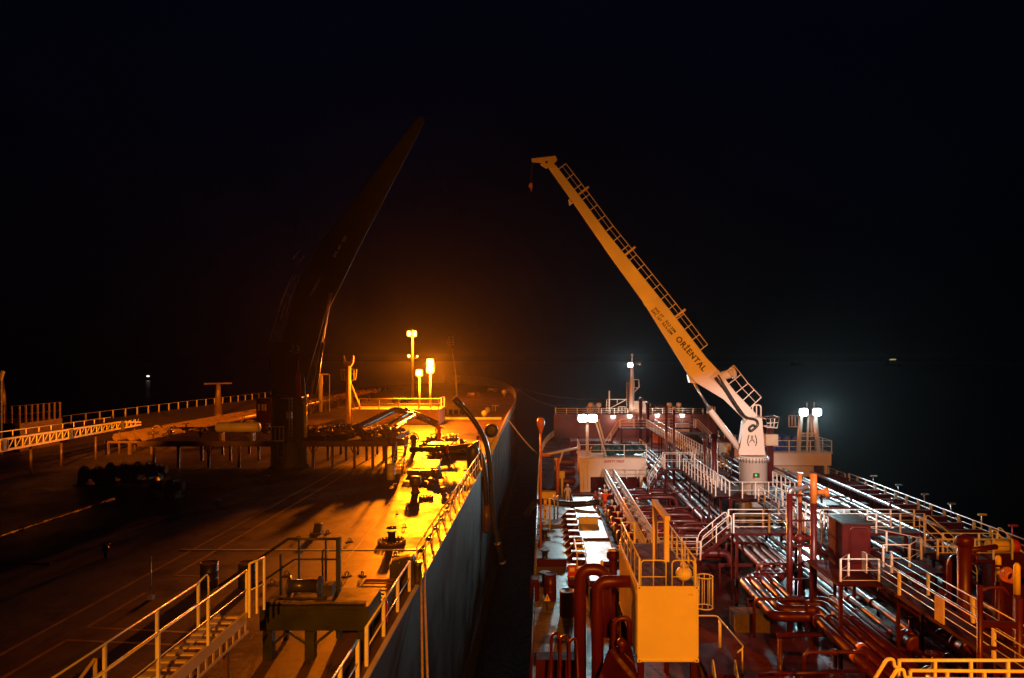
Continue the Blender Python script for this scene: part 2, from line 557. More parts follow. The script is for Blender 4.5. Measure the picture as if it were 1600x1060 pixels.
# side railings
GR = 'railings along the tanker sides'
def edge(s, y0, y1, inset=.12):
    pts = []
    def hw(y):
        for (a, ha), (b, hb) in zip(half, half[1:]):
            if a <= y <= b: return ha + (hb - ha) * (y - a) / (b - a)
    for y in [y0] + [y for y, h in half if y0 < y < y1] + [y1]:
        pts.append((CX + s * (hw(y) - inset), y, ZR + .3))
    return pts
railing('thick silver top rail along the red tanker side above the dark water gap', edge(-1, 40.5, 66), levels=(1., .7, .4), sp=2.2, mat='steel', r=.055, pw=.09, h=1.0)
railing('rust red near stretch of side rail beside the water gap', edge(-1, 22, 40.3), levels=(1., .7, .4), sp=1.9, mat='red', r=.05, pw=.08, h=1.0)
railing('white curved side rail sweeping in toward the red bow on the water gap side', edge(-1, 66.3, 123), sp=1.7, mat='railwhite', pw=.12, r=.03)
railing('long brightly lit white rail of broad flat posts along the outer side of the tanker', edge(1, 30, 76), sp=2.0, mat='railwhite', pw=.22, flat=.06, r=.045, h=1.25)
railing('outer side rail of the tanker forward of the twin floodlight tower', edge(1, 77, 123), sp=2.2, pw=.1)
# forecastle railings
def fedge(x0, x1, y): return [(x0, y, ZF), (x1, y, ZF)]
railing('white rail on the red forecastle edge left of the bow mast', [(2.3, 128, ZF), (2.3, 124.3, ZF), (8, 124.3, ZF), (15, 124.3, ZF)], sp=2.2, pw=.12, r=.035)
railing('dim white rail on the red forecastle edge right of the bow mast', [(17.6, 124.3, ZF), (28.3, 124.3, ZF)], sp=1.7, pw=.1, r=.035)
railing('short white rail corner on the forecastle beyond the crane jib', [(29.0, 124.3, ZF), (30.4, 124.3, ZF), (30.0, 128, ZF)], sp=1.2, pw=.12, r=.04, h=1.3)
# forecastle lamps on the bulkhead
for px, py, lab in ((958, 652, 'small lit bulkhead lamp just right of the bright mid deck floodlight'), (984, 651, 'small lit bulkhead lamp under the foot of the bow mast'),
                    (1027, 650, 'small lit bulkhead lamp above an orange tinted box on the forecastle front'), (1066, 650, 'small lit bulkhead lamp nearest the crane cylinder')):
    c = at(px, py, 123.6)
    t = thing('bulkhead_lamp', lab, 'lamp', c, 'small lamps on the forecastle front')
    m_ = MB(); m_.box(c.x - .55, c.x + .55, c.y, c.y + .35, c.z + .22, c.z + .32); m_.box(c.x - .3, c.x + .3, c.y + .1, c.y + .3, c.z - .3, c.z + .22); m_.build('housing', 'white', t)
    m_ = MB(); m_.lathe(c + V((0, -.02, 0)), [(.05, -.2), (.33, -.16), (.36, 0), (.33, .16), (.05, .2)], 12); m_.build('lens', 'lens_small', t)
    lamp(c + V((0, -.8, -.1)), 260, (1, .85, .7), .2)
# windlasses, bollards and vents silhouetted on the forecastle
def winch(label, c, w=2.6, mat='brown', dm='rope'):
    c = V(c)
    t = thing('mooring_winch', label, 'winch', c, None)
    m_ = MB(); m_.lathe(c + V((0, 0, .75)), [(.62, -w * .3), (.62, -w * .27), (.36, -w * .26), (.36, w * .02), (.62, w * .03), (.62, w * .06)], 16, 'x'); m_.build('drum', dm, t)
    m_ = MB(); m_.lathe(c + V((0, 0, .75)), [(.3, w * .38), (.2, w * .42), (.2, w * .5), (.3, w * .55)], 14, 'x'); m_.build('warping_head', mat, t)
    m_ = MB()
    for x in (-w * .34, w * .1, w * .36): m_.prism([c + V((x - .06, -.5, 0)), c + V((x - .06, .5, 0)), c + V((x - .06, .2, 1.0)), c + V((x - .06, -.2, 1.0))], (.12, 0, 0))
    m_.box(c.x - w * .42, c.x + w * .42, c.y - .55, c.y + .55, c.z, c.z + .1)
    m_.build('frame', mat, t)
    m_ = MB(); m_.box(c.x + w * .13, c.x + w * .33, c.y - .4, c.y + .4, c.z + .3, c.z + 1.2); m_.build('gearbox', mat, t)
    return t
winch('mooring winch on the forecastle beside the bow mast left side', (9.0, 130, ZF))
winch('mooring winch on the forecastle well right of the bow mast', (21.5, 130, ZF))
GB = 'pale ventilator heads on the forecastle'
def vent_mesh(label, c, h=1.5, r=.32, mat='cream', name='ventilator', cat='ventilator', group=None):
    c = V(c)
    t = thing(name, label, cat, c, group)
    m_ = MB(); m_.lathe(c, [(r * .95, 0), (r * .95, .08), (r * .6, .1), (r * .6, h * .7)], 14); m_.build('stem', mat, t)
    m_ = MB(); m_.lathe(c + V((0, 0, h * .62)), [(r, 0), (r * 1.15, .08), (r * 1.15, h * .25), (r * .9, h * .36), (r * .3, h * .4)], 16); m_.build('cap', mat, t)
    return t
for px, lab in ((923, 'left one of two pale ventilators behind the forecastle rail above the floodlight'), (936, 'right one of two pale ventilators behind the forecastle rail above the floodlight'),
                (1046, 'pale ventilator on the forecastle midway between mast and crane cylinder'), (1061, 'pale ventilator on the forecastle nearest the crane cylinder'), (1013, 'slim pale ventilator standing just right of the bow mast')):
    vent_mesh(lab, ((px - 848) * 127 / F, 127, ZF), 1.9, .42)
for px, lab in ((1030, 'twin mooring bollards behind the forecastle rail right of mast'), (1080, 'twin mooring bollards at the far right of the forecastle'), (950, 'twin mooring bollards left of the white davit frame')):
    c = V(((px - 848) * 126 / F, 126, ZF))
    t = thing('bollard', lab, 'bollard', c)
    for s in (-.6, .6): m_ = MB(); m_.lathe(c + V((s, 0, 0)), [(.3, 0), (.28, .9), (.36, .92), (.36, 1.02)], 14); m_.build('post', 'brown', t)
    m_ = MB(); m_.box(c.x - 1.2, c.x + 1.2, c.y - .45, c.y + .45, c.z, c.z + .08); m_.build('base', 'brown', t)
# bow mast
c = V((15.95, 125.5, ZF))
t = thing('bow_mast', 'pale bow mast carrying a single white floodlight near its top', 'mast', c)
m_ = MB(); m_.tube([c, c + V((0, 0, 2.2)), c + V((0, 0, 8.8))], [.75, .42, .3], 14); m_.build('pole', 'boom', t)
m_ = MB(); m_.tube([c + V((0, 0, 8.8)), c + V((0, 0, 10.3))], .12, 8); m_.lathe(c + V((0, 0, 10.3)), [(.2, 0), (.24, .3), (.05, .42)], 10); m_.build('topmast', 'boom', t)
m_ = MB(); m_.box(c.x - .1, c.x + 1.25, c.y - .5, c.y + .5, c.z + 4.6, c.z + 4.7); m_.bar(c + V((1.1, 0, 4.6)), c + V((.2, 0, 3.7)), .12)
for x, y in ((1.2, -.45), (1.2, .45), (.3, -.45)): m_.tube([c + V((x, y, 4.7)), c + V((x, y, 6.1))], .05, 6)
m_.tube([c + V((.3, -.45, 6.1)), c + V((1.2, -.45, 6.1)), c + V((1.2, .45, 6.1))], .05, 6); m_.build('lookout_platform', 'boom', t)
m_ = MB(); ladder_mesh(m_, c + V((-.75, 0, .2)), c + V((-.75, 0, 5.8)), .5, (1, 0, 0), .4, .04); m_.build('ladder', 'boom', t)
fl = floodlight(t, c + V((-.45, -.7, 8.7)), 1.0, .8)
m_ = MB(); m_.bar(c + V((0, 0, 8.9)), c + V((1.3, 0, 8.9)), .1); m_.sphere(c + V((1.35, 0, 8.9)), .26); m_.build('signal_lamp', 'white', t)
lamp(c + V((-.6, -1.1, 8.6)), 14000, WHITE, .3, spot=100, aim=(11, 60, 10), blend=.6)
c = V(((1000 - 848) * 124.6 / F, 124.9, ZF))
t = thing('deck_locker', 'pale deck locker beside the foot of the bow mast', 'locker', c)
m_ = MB(); m_.box(c.x - 1.0, c.x + 1.2, c.y, c.y + 1.4, c.z, c.z + 2.3); m_.build('body', 'boom', t, bevel=.04)
m_ = MB(); m_.box(c.x - .2, c.x + .6, c.y - .04, c.y - .003, c.z + .2, c.z + 1.9); m_.build('door', 'cream', t)
# davit frame left of the mast
c = V(((952 - 848) * 125 / F, 125, ZF))
t = thing('davit_frame', 'white angled davit frame standing on the bow left of the mast', 'davit', c)
m_ = MB(); m_.bar(c, c + V((0, 0, 4.1)), .22); m_.build('post', 'white', t)
m_ = MB(); m_.bar(c + V((0, 0, 2.6)), c + V((3.0, 0, 2.6)), .14); m_.bar(c + V((.1, 0, 1.0)), c + V((3.0, 0, 2.55)), .14); m_.bar(c + V((1.4, 0, 1.7)), c + V((1.4, 0, 2.6)), .1); m_.build('arm', 'white', t)
m_ = MB(); m_.tube([c + V((-.5, 0, .6)), c + V((-.5, 0, 2.6)), c + V((-.1, 0, 2.6))], .07, 6); m_.tube([c + V((-.5, 0, .6)), c + V((-.1, 0, .6))], .07, 6)
for z in (1.1, 1.6, 2.1): m_.tube([c + V((-.5, 0, z)), c + V((-.1, 0, z))], .05, 6)
m_.build('ladder', 'white', t)
c = V(((972 - 848) * 125 / F, 125, ZF))
t = thing('skylight_cage', 'small white cage frame on the bow between davit frame and mast', 'frame', c)
m_ = MB()
for x in (-.6, 0, .6): m_.bar(c + V((x, 0, 0)), c + V((x, 0, 1.25)), .1); m_.bar(c + V((x, .8, 0)), c + V((x, .8, 1.25)), .1)
for z in (.65, 1.25): m_.bar(c + V((-.65, 0, z)), c + V((.65, 0, z)), .1); m_.bar(c + V((-.65, .8, z)), c + V((.65, .8, z)), .1)
m_.build('bars', 'white', t)

# ------------------------------------------------------------------ catwalk and cross walkways
ZW = 12.6
walkway('near stretch of the white railed catwalk running down the tanker centre', (15.5, 14, ZW), (15.5, 32.5, ZW), 1.2, .95, 2.9, legs=(.2, .5, .85), pw=.1)
walkway('middle stretch of the white railed catwalk between red locker and crane', (15.5, 34.8, ZW), (15.5, 48.6, ZW), 1.2, 1.05, 1.45, legs=(.1, .5, .9))
walkway('far stretch of the white railed catwalk between crane and red bow', (15.5, 60, ZW), (15.5, 101, ZW), 1.2, 1.1, 1.25, legs=(.1, .3, .5, .7, .9))
walkway('catwalk branch passing beside the crane pedestal', (12.9, 50.5, ZW), (12.9, 62, ZW), 1.0, 1.05, 1.1, legs=(.2, .8), levels=(1., .5))
walkway('orange lit cross walkway over the pipes nearest the white container', (10.8, 40.4, ZW), (14.85, 40.4, ZW), 1.1, 1.1, 1.7, legs=(.05,), mat='railwhite')
walkway('orange lit cross walkway on the outer side behind the red locker', (16.15, 40.4, ZW), (21.6, 40.4, ZW), 1.1, 1.1, 1.4, legs=(.9,))
walkway('cross walkway over the pipes ahead of the crane', (10.9, 63.4, ZW), (14.85, 63.4, ZW), 1.1, 1.35, 1.2, legs=(.05,), levels=(1., .5))
walkway('far cross walkway below the forecastle lamps', (11.0, 100, ZW), (14.85, 100, ZW), 1.1, 1.2, 1.9, legs=(.05,))
walkway('far cross walkway right of the catwalk below the forecastle', (16.15, 100.2, ZW), (21.6, 100.2, ZW), 1.1, 1.3, 1.9, legs=(.9,))
walkway('pale railed platform on the outer side beyond the stair foot', (20.2, 36.6, 12.2), (24.0, 36.6, 12.2), 1.2, 1.05, 1.0, legs=(.1, .9))
stairs('white railed stairs down from the cross walkway nearest the container', (10.7, 40.4, ZW), (9.0, 40.4, 11.2), .9, h=1.1)
walkway('low white railed walkway joining the container top stairs to the pipes', (6.3, 40.2, 11.1), (8.9, 40.2, 11.1), .9, 1.05, .9, legs=(.5,))
stairs('stairs down from the cross walkway ahead of the crane', (10.8, 63.4, ZW), (9.5, 63.4, 10.6), .9, h=1.25)
stairs('long white stairs falling left from the far cross walkway', (10.9, 100, ZW), (8.4, 100, 8.6), .9, h=1.3)
stairs('long white stairs falling right from the far cross walkway', (21.7, 100.2, ZW), (25.6, 98, 8.6), 1.0, h=1.3)
stairs('orange lit stairs down to the outer platform right of the red locker', (21.7, 40.2, ZW), (23.6, 38.0, 10.4), .9)
stairs('white lit inclined ladder beside the yellow drum on the outer deck', (24.3, 37.8, 12.4), (25.6, 36.2, 10.2), .8, h=1.1)
railing('orange lit landing rail in front of the red locker', [(13.9, 32.0, ZW), (13.2, 31.2, ZW), (14.9, 31.2, ZW)], sp=1.2, levels=(1., .5, .05), h=1.0)
railing('orange lit rail angled round the landing right of the red locker', [(16.15, 33.4, ZW), (17.4, 33.4, ZW), (18.6, 34.6, ZW), (16.6, 37.5, ZW)], sp=1.6, levels=(1., .4))
lp = thing('landing_platform', 'dark red landing platform carrying the red locker', 'platform', (15.5, 33, ZR))
mb = MB(); mb.box(13.0, 16.1, 31.0, 34.8, ZW - .16, ZW - .06); mb.box(16.1, 18.6, 32.6, 34.8, ZW - .16, ZW - .06); mb.build('floor', 'red', lp)
for x, y in ((13.2, 31.2), (13.2, 34.6), (18.4, 33), (18.4, 34.6)): mb = MB(); mb.bar((x, y, ZR), (x, y, ZW - .16), .14); mb.build('leg', 'red', lp)
# flat notice boards tied on the catwalk rail
for px, py, Y, lab in ((1283, 790, 42, 'pale board on the catwalk rail left of the red vent tower'), (1388, 866, 32.5, 'pale slatted board on the rail post next to the red locker'),
                       (1444, 930, 26.3, 'pale slatted board on the left catwalk rail'), (1489, 930, 26.3, 'pale slatted board on the right catwalk rail')):
    c = at(px, py, Y)
    x = 14.83 if px < 1450 else 16.17
    t = thing('rail_board', lab, 'board', (x, Y, c.z - .45), 'boards fixed to the catwalk rails')
    m_ = MB()
    for k in range(3): m_.box(x - .03, x + .03, Y - .28 + k * .2, Y - .1 + k * .2, 12.65, 13.55)
    m_.build('slats', 'cream', t)
# red locker (stair hood) on the landing
c = V((14.6, 33.2, ZW - .06))
t = thing('red_locker', 'tall dark red locker with rounded door frame at the catwalk landing', 'locker', c)
m_ = MB(); m_.box(13.95, 15.25, 32.7, 34.4, c.z, c.z + 2.25); m_.build('body', 'red', t, bevel=.04)
m_ = MB()
fr = fillet([(14.25, 32.68, c.z + .1), (14.25, 32.68, c.z + 2.1), (15.15, 32.68, c.z + 2.1), (15.15, 32.68, c.z + .1)], .2)
m_.tube(fr, .045, 6); m_.build('door_frame', 'redpipe', t)
m_ = MB(); m_.box(14.3, 15.1, 32.64, 32.69, c.z + .12, c.z + 2.05); m_.build('door', 'red', t)
m_ = MB(); m_.bar((13.85, 32.55, c.z + 2.31), (15.35, 32.55, c.z + 2.31), .06); m_.box(13.88, 15.32, 32.6, 34.5, c.z + 2.26, c.z + 2.33); m_.build('roof', 'darksteel', t)

# ------------------------------------------------------------------ fore and aft pipes
GP = 'red pipes running along the tanker deck'
ORD = ['first', 'second', 'third', 'fourth', 'fifth', 'sixth', 'seventh', 'eighth', 'ninth', 'tenth', 'eleventh', 'twelfth']
def pipe(label, pts, r, mat='redpipe', fl=9., R=.5, group=GP, name='cargo_pipe', bands=()):
    pts = fillet(pts, R)
    t = thing(name, label, 'pipe', pts[0], group)
    m_ = MB(); m_.tube(pts, r, 12); m_.build('pipe_body', mat, t)
    d0 = 0; acc = fl * .5; src = None
    for a, b in zip(pts, pts[1:]):
        L_ = (b - a).length
        while L_ > .2 and acc < L_:
            c = a.lerp(b, acc / L_); d = (b - a).normalized()
            m_ = MB(); m_.tube([c - d * .045, c + d * .045], r * 1.42, 12); m_.build('flange', mat, t)
            acc += fl
        acc -= L_
    for y, mt in bands:
        for a, b in zip(pts, pts[1:]):
            if min(a.y, b.y) < y < max(a.y, b.y):
                c = a.lerp(b, (y - a.y) / (b.y - a.y)); d = (b - a).normalized()
                m_ = MB(); m_.tube([c - d * .16, c + d * .16], r * 1.06, 12); m_.build('band', mt, t)
    return t
zp = 10.35
loops = [(10.9, 12.75, 33.1, 38.5, .2), (11.45, 13.3, 33.9, 39.1, .2), (12.0, 13.85, 34.7, 39.7, .17), (12.5, 14.3, 35.3, 40.2, .13)]
for i, (xl, xr, y1, y2, r) in enumerate(loops):
    z = zp + i * .02
    pipe(f'{ORD[i]} thick red pipe from the container side making a square loop sideways', [(xr, 16, z), (xr, y1, z), (xl, y1, z), (xl, y2, z), (xr + .1, y2, z), (xr + .1, 51 if i > 1 else 50.2, z), (xr + .1, 53, z)][:6], r * 1.15, fl=11, R=.45,
         bands=((28.6 + i * .7, 'orange'),) if i < 2 else ())
far = [(12.2, .24, zp, 53, 98), (12.95, .22, zp, 53, 98), (13.55, .1, zp + .1, 42, 98), (14.0, .12, zp + .1, 42, 92)]
for i, (x, r, z, y0, y1) in enumerate(far):
    pipe(f'{ORD[i]} pipe from the left in the far bundle running to the bow', [(x, y0, z - 1.2), (x, y0, z), (x, y1, z)], r, fl=8)
near = [(14.75, .13), (15.25, .11), (15.8, .15), (16.4, .17), (17.2, .1), (17.7, .2), (18.3, .14), (18.9, .12), (19.6, .22), (20.3, .16)]
for i, (x, r) in enumerate(near):
    z = zp + random.uniform(-.25, .3)
    y0 = 12 + random.uniform(0, 5); y1 = 50.5 if i < 4 else 96
    pipe(f'{ORD[i]} straight red pipe from the left under and right of the catwalk', [(x, y0, z), (x, y1, z)], r, fl=random.uniform(6, 11))
for i, (x, r, z, y0, y1) in enumerate([(22.0, .16, 10.2, 34, 90), (23.0, .2, 10.3, 40, 90), (24.4, .12, 10.6, 41, 88), (25.2, .12, 10.6, 41, 88), (26.6, .16, 10.2, 38, 88)]):
    pipe(f'{ORD[i]} pipe from the left on the dark outer deck right of the vent tower', [(x, y0, z - 1), (x, y0, z), (x, y1, z)], r, mat='redpipe' if i % 2 else 'steel', fl=7, group='pipes on the outer side of the deck')
# pipe supports
GS = 'pipe support frames under the red pipes'
def support(label, y, x0, x1, z):
    t = thing('pipe_support', label, 'pipe support', ((x0 + x1) / 2, y, ZR), GS)
    m_ = MB(); m_.bar((x0, y, z), (x1, y, z), .16, .16); m_.build('beam', 'red', t)
    src = None
    k = max(2, round((x1 - x0) / 2.5))
    for i in range(k + 1):
        x = x0 + .1 + (x1 - x0 - .2) * i / k
        if src is None: m_ = MB(); m_.bar((x, y, ZR), (x, y, z - .08), .12); src = m_.build('leg', 'red', t); xx = x
        else: inst(src, t, (x - xx, 0, 0))
    return t
for i, y in enumerate((22.5, 27.2, 31.9, 36.4, 42.6, 47.4)):
    support(f'{ORD[i]} red pipe support frame counting forward from the container', y, 10.6, 21, 9.98)
for i, y in enumerate((66, 73, 80, 87, 94)):
    support(f'{ORD[i]} red pipe support frame counting forward from the crane', y, 11.6, 21, 9.98)
for i, y in enumerate((44, 52, 60, 68)):
    support(f'{ORD[i]} pipe support frame counting forward on the outer deck', y, 21.6, 27, 9.9)
# valves on the near pipes
def gate_valve(label, c, r=.2, mat='redpipe', wheel='red', s=1., group='valves along the red pipes'):
    c = V(c)
    t = thing('gate_valve', label, 'valve', c, group)
    m_ = MB(); m_.lathe(c, [(r, -.35 * s), (r * 1.6, -.34 * s), (r * 1.6, -.26 * s), (r * 1.25, -.24 * s), (r * 1.5, 0), (r * 1.25, .24 * s), (r * 1.6, .26 * s), (r * 1.6, .34 * s), (r, .35 * s)], 14, 'y'); m_.build('body', mat, t)
    m_ = MB(); m_.tube([c, c + V((0, 0, r * 2 + .45 * s))], r * .4, 8); m_.lathe(c + V((0, 0, r * 1.3)), [(r * .9, 0), (r * .9, .1), (r * .5, .12), (r * .45, .3 * s)], 10); m_.build('bonnet', mat, t)
    m_ = MB(); m_.wheel(c + V((0, 0, r * 2 + .42 * s)), .26 * s, 'z', .025); m_.build('handwheel', wheel, t)
    return t
for lab, x, y in (('red valve block on the pipes right of the square loops', 15.8, 30.2), ('red valve block on the pipes beside the catwalk legs', 17.7, 29.6), ('red valve on the pipes below the near catwalk', 14.75, 26.5),
                  ('red valve on the pipes in front of the crane platform', 18.9, 47.5), ('red valve on the wide pipe outboard of the catwalk', 19.6, 33)):
    gate_valve(lab, (x, y, zp), .26, s=1.2)

# dense small fittings among the pipes
random.seed(5)
src = None
for k in range(26):
    x, y = random.uniform(17.0, 28.5), random.uniform(24, 74)
    if 13 < x < 19 and 51 < y < 57.5: y += 9
    lab = 'one of the small upright valves dotted among the dark deck pipes right of the catwalk'
    if src is None:
        src = thing('deck_valve', lab, 'valve', (x, y, ZR), 'small valves among the deck pipes'); p0 = V((x, y, ZR))
        m_ = MB(); m_.tube([p0, p0 + V((0, 0, 2.35))], .07, 8); m_.sphere(p0 + V((0, 0, 1.9)), .18, 10); m_.build('body', 'redpipe', src)
        m_ = MB(); m_.wheel(p0 + V((0, 0, 2.38)), .22, 'z', .025); m_.build('handwheel', 'steel', src)
    else: dup(src, (x, y, ZR + random.uniform(-.5, .2)), lab)
src = None
for k in range(16):
    x, y = random.uniform(11.2, 14.5) if k % 2 else random.uniform(18, 25), 25 + k * 2.9
    lab = 'one of the thin red crossover pipes bridging the deck pipes'
    if src is None:
        src = thing('crossover_pipe', lab, 'pipe', (x, y, ZR), 'thin crossover pipes'); p0 = V((x, y, ZR))
        m_ = MB(); m_.tube(fillet([p0 + V((-1.2, 0, .3)), p0 + V((-1.2, 0, 2.15)), p0 + V((1.3, 0, 2.15)), p0 + V((1.3, 0, .5))], .3), .075, 8); m_.build('pipe_body', 'redpipe', src)
        m_ = MB(); m_.tube([p0 + V((-.1, 0, 2.15)), p0 + V((.1, 0, 2.15))], .13, 10); m_.build('flange', 'redpipe', src)
    else: dup(src, (x, y, ZR + random.uniform(-.25, .35)), lab)
src = None
for k in range(9):
    x, y = random.uniform(20.5, 28.5), 26 + k * 5.2
    lab = 'one of the low dark lockers standing on the outer deck between the pipes'
    if src is None:
        src = thing('deck_box', lab, 'locker', (x, y, ZR), 'low lockers on the outer deck')
        m_ = MB(); m_.box(x - .6, x + .6, y - .4, y + .4, ZR + .02, ZR + 1.1); m_.build('body', 'red', src, bevel=.03)
        m_ = MB(); m_.box(x - .64, x + .64, y - .44, y + .44, ZR + 1.103, ZR + 1.16); m_.build('lid', 'red', src)
    else: dup(src, (x, y, ZR), lab)

# ------------------------------------------------------------------ manifold: tray, transverse lines with valves
YT0, YT1 = 40.6, 66.5
t = thing('drip_tray', 'wet white lit drip tray running along the manifold ends', 'drip tray', (3.6, 53, ZR))
m_ = MB(); m_.box(2.75, 4.75, YT0, YT1, 9.42, 9.46); m_.build('floor', 'tray', t)
m_ = MB()
m_.box(2.7, 2.75, YT0, YT1, 8.95, 9.66); m_.box(4.75, 4.8, YT0, YT1, 8.95, 9.66); m_.box(2.7, 4.8, YT0 - .05, YT0, 8.95, 9.66); m_.box(2.7, 4.8, YT1, YT1 + .05, 8.95, 9.66)
for y in (44, 50.5, 57): m_.box(2.752, 4.748, y, y + .06, 9.462, 9.6)
m_.build('coaming', 'red', t)
src = None
for i in range(11):
    y = 43.2 + i * 1.85
    if src is None:
        m_ = MB(); m_.prism([(2.69, y, 9.64), (1.55, y, ZR + .02), (2.69, y, ZR + .02)], (0, .1, 0)); src = m_.build('bracket', 'red', t)
        m_ = MB(); m_.box(1.9, 2.69, y - .22, y + .22, 9.642, 9.68); m_.build('bracket_cap', 'white', src); yy = y
    else:
        c_ = inst(src, t, (0, y - yy, 0)); k_ = src.children[0].copy(); C.objects.link(k_); k_.parent = c_
m_ = MB()
for s in (0, .55):
    m_.tube(fillet([(2.1 + s, 43.0, 9.7), (2.1 + s, 43.0, 10.5), (2.1 + s, 47.6, 10.5), (2.1 + s, 47.6, 9.7)], .3), .045, 6)
for y in (43.4, 44.4, 45.4, 46.4, 47.2): m_.tube([(2.1, y, 10.5), (2.65, y, 10.5)], .035, 6)
tag(m_.build('hose_rail', 'yellow'), 'yellow tubular rack on the tray edge over the brackets', 'rack')
c = V((3.6, 55.6, 9.47))
t = thing('tray_chest', 'bright white chest standing across the drip tray', 'chest', c)
m_ = MB(); m_.box(c.x - .75, c.x + .75, c.y - .4, c.y + .4, c.z, c.z + .55); m_.build('body', 'white', t, bevel=.04)
m_ = MB(); m_.box(c.x - .8, c.x + .8, c.y - .45, c.y + .45, c.z + .552, c.z + .64); m_.build('lid', 'white', t, bevel=.03)
# platform under the lines
mb = MB(); mb.box(4.85, 8.6, 43.0, 66, 9.3, 9.36)
for y in range(44, 66, 4): mb.box(4.85, 8.6, y, y + .12, 8.52, 9.29)
tag(mb.build('manifold_platform', 'red'), 'dark red grated platform below the row of manifold valves', 'platform')
GM = 'transverse manifold lines'
def manifold_line(label, y, r=.24, zc=10.15):
    c = V((5.2, y, zc))
    t = thing('manifold_line', label, 'manifold pipe', c, GM)
    m_ = MB(); m_.tube(fillet([(5.3, y, zc), (11.8, y, zc), (12.1, y, zc - 1.4)], .5), r, 12); m_.build('pipe_body', 'redpipe', t)
    m_ = MB()
    for x in (5.3, 6.27, 7.47, 9.6):
        m_ = MB(); m_.lathe((x, y, zc), [(r * 1.55, -.09), (r * 1.55, .09)], 16, 'x'); m_.build('flange', 'redpipe', t)
    m_ = MB(); m_.lathe((6.85, y, zc), [(r * 1.2, -.45), (r * 1.75, -.2), (r * 1.75, .2), (r * 1.2, .45)], 14, 'x'); m_.tube([(6.85, y, zc), (6.85, y, zc + .85)], .1, 8); m_.build('valve', 'redpipe', t)
    m_ = MB(); m_.wheel((6.85, y, zc + .85), .34, 'z', .03); m_.build('handwheel', 'steel', t)
    m_ = MB(); m_.lathe((5.22, y, zc), [(.02, -.1), (r * 1.5, -.06), (r * 1.5, .04)], 16, 'x'); m_.build('blank_flange', 'steel', t)
    m_ = MB(); m_.tube([(5.7, y, zc + r), (5.7, y, zc + .55)], .04, 6); m_.lathe((5.7, y - .02, zc + .62), [(.1, -.03), (.1, .03)], 12, 'y'); m_.build('gauge', 'white', t)
    return t
base = manifold_line('first manifold line of the row counting from the container', 44.6)
yl = [46.8, 49, 51.2, 53.4, 55.6, 57.8, 62.6, 64.8]
for i, y in enumerate(yl):
    o = dup(base, (5.2, y, 10.15), f'{ORD[i + 1]} manifold line of the row counting from the container')
    o.rotation_euler.z = 0
# small fittings strewn between the lines
GV = 'small stop valves among the manifold lines'
vb = None
spots = [(5.0, 45.7), (5.5, 47.9), (7.9, 46), (8.2, 50), (5.2, 52.3), (8.0, 54.5), (5.1, 56.7), (7.8, 58.9), (5.4, 60.0), (8.3, 61.4), (5.2, 63.7), (7.7, 66)]
for i, (x, y) in enumerate(spots):
    lab = f'{ORD[i]} small stop valve among the manifold lines counting from the container'
    if vb is None:
        vb = thing('stop_valve', lab, 'valve', (x, y, 9.36), GV)
        p0 = V((x, y, 9.36))
        m_ = MB(); m_.tube([p0, p0 + V((0, 0, .9))], .06, 8); m_.sphere(p0 + V((0, 0, .6)), .15, 10); m_.build('body', 'steel', vb)
        m_ = MB(); m_.wheel(p0 + V((0, 0, .92)), .2, 'z', .022); m_.build('handwheel', 'redbright', vb)
    else: dup(vb, (x, y, 9.36), lab)
# long white walkway ladder above the manifold
t = walkway('white lit walkway with close balusters rising over the manifold valves', (6.75, 43.2, 10.2), (6.75, 72, 10.2), .85, 1.1, .42, legs=(.02, .5, .95), levels=(1., .5, .02), pw=.055, floor='steel', r=.045)
# transverse girders and pipes on the dark deck right of the manifold
for i, (y, z, r) in enumerate([(45.6, 9.6, .15), (48, 9.9, .2), (50.2, 9.5, .16), (52.4, 9.8, .18), (54.4, 9.5, .15), (66.8, 10.0, .22)]):
    pipe(f'{ORD[i]} dull red transverse pipe between the white walkway and the long pipes', [(8.6, y, z - .9), (8.6, y, z), (12.0, y, z), (12.0, y, z - .9)], r, fl=20, group='transverse pipes on the tanker deck', name='transverse_pipe')

# ------------------------------------------------------------------ deck houses midships with light towers
def deckhouse(label, x0, x1, y0, y1, ztop, zb):
    t = thing('deckhouse', label, 'deckhouse', ((x0 + x1) / 2, (y0 + y1) / 2, ZR))
    m_ = MB(); m_.box(x0, x1, y0, y1, zb, ztop); m_.build('wall', 'boom', t, bevel=.03)
    m_ = MB(); m_.box(x0 + .3, x1 - .3, y0 + 1.6, y1 - .2, ZR + .002, zb + .05); m_.build('inner_wall', 'red', t)
    m_ = MB(); m_.box(x0 - .12, x1 + .12, y0 - .12, y1 + .12, ztop + .003, ztop + .12); m_.build('roof', 'cream', t)
    for x in (x0 + .5, x1 - .5):
        for y in (y0 + .4, y1 - .4): m_ = MB(); m_.bar((x, y, ZR), (x, y, zb), .3); m_.build('leg', 'boom', t)
    return t
zt = 11.95
dh = deckhouse('pale deckhouse with red lettering under the mid deck floodlight', 3.9, 10.9, 74, 79, zt, 10.0)
m_ = MB(); m_.box(3.9, 5.0, 73.7, 74.0, ZR, zt - .3); m_.build('side_panel', 'boom', dh)
lettering('SAFETY FIRST', .36, (6.45, 73.985, zt - .42), (1, 0, 0), (0, 0, 1), 'redletter', dh, bold=.012)
m_ = MB(); ladder_mesh(m_, (4.5, 73.6, ZR + .3), (4.5, 73.6, zt), .42, (1, 0, 0), .3, .035); m_.build('ladder', 'yellow', dh)
railing('white rail round the roof of the lettered deckhouse', [(3.9, 79, zt + .12), (3.9, 74, zt + .12), (10.9, 74, zt + .12), (10.9, 79, zt + .12)], sp=2.3, levels=(1., .55), h=1.35, pw=.08, r=.03)
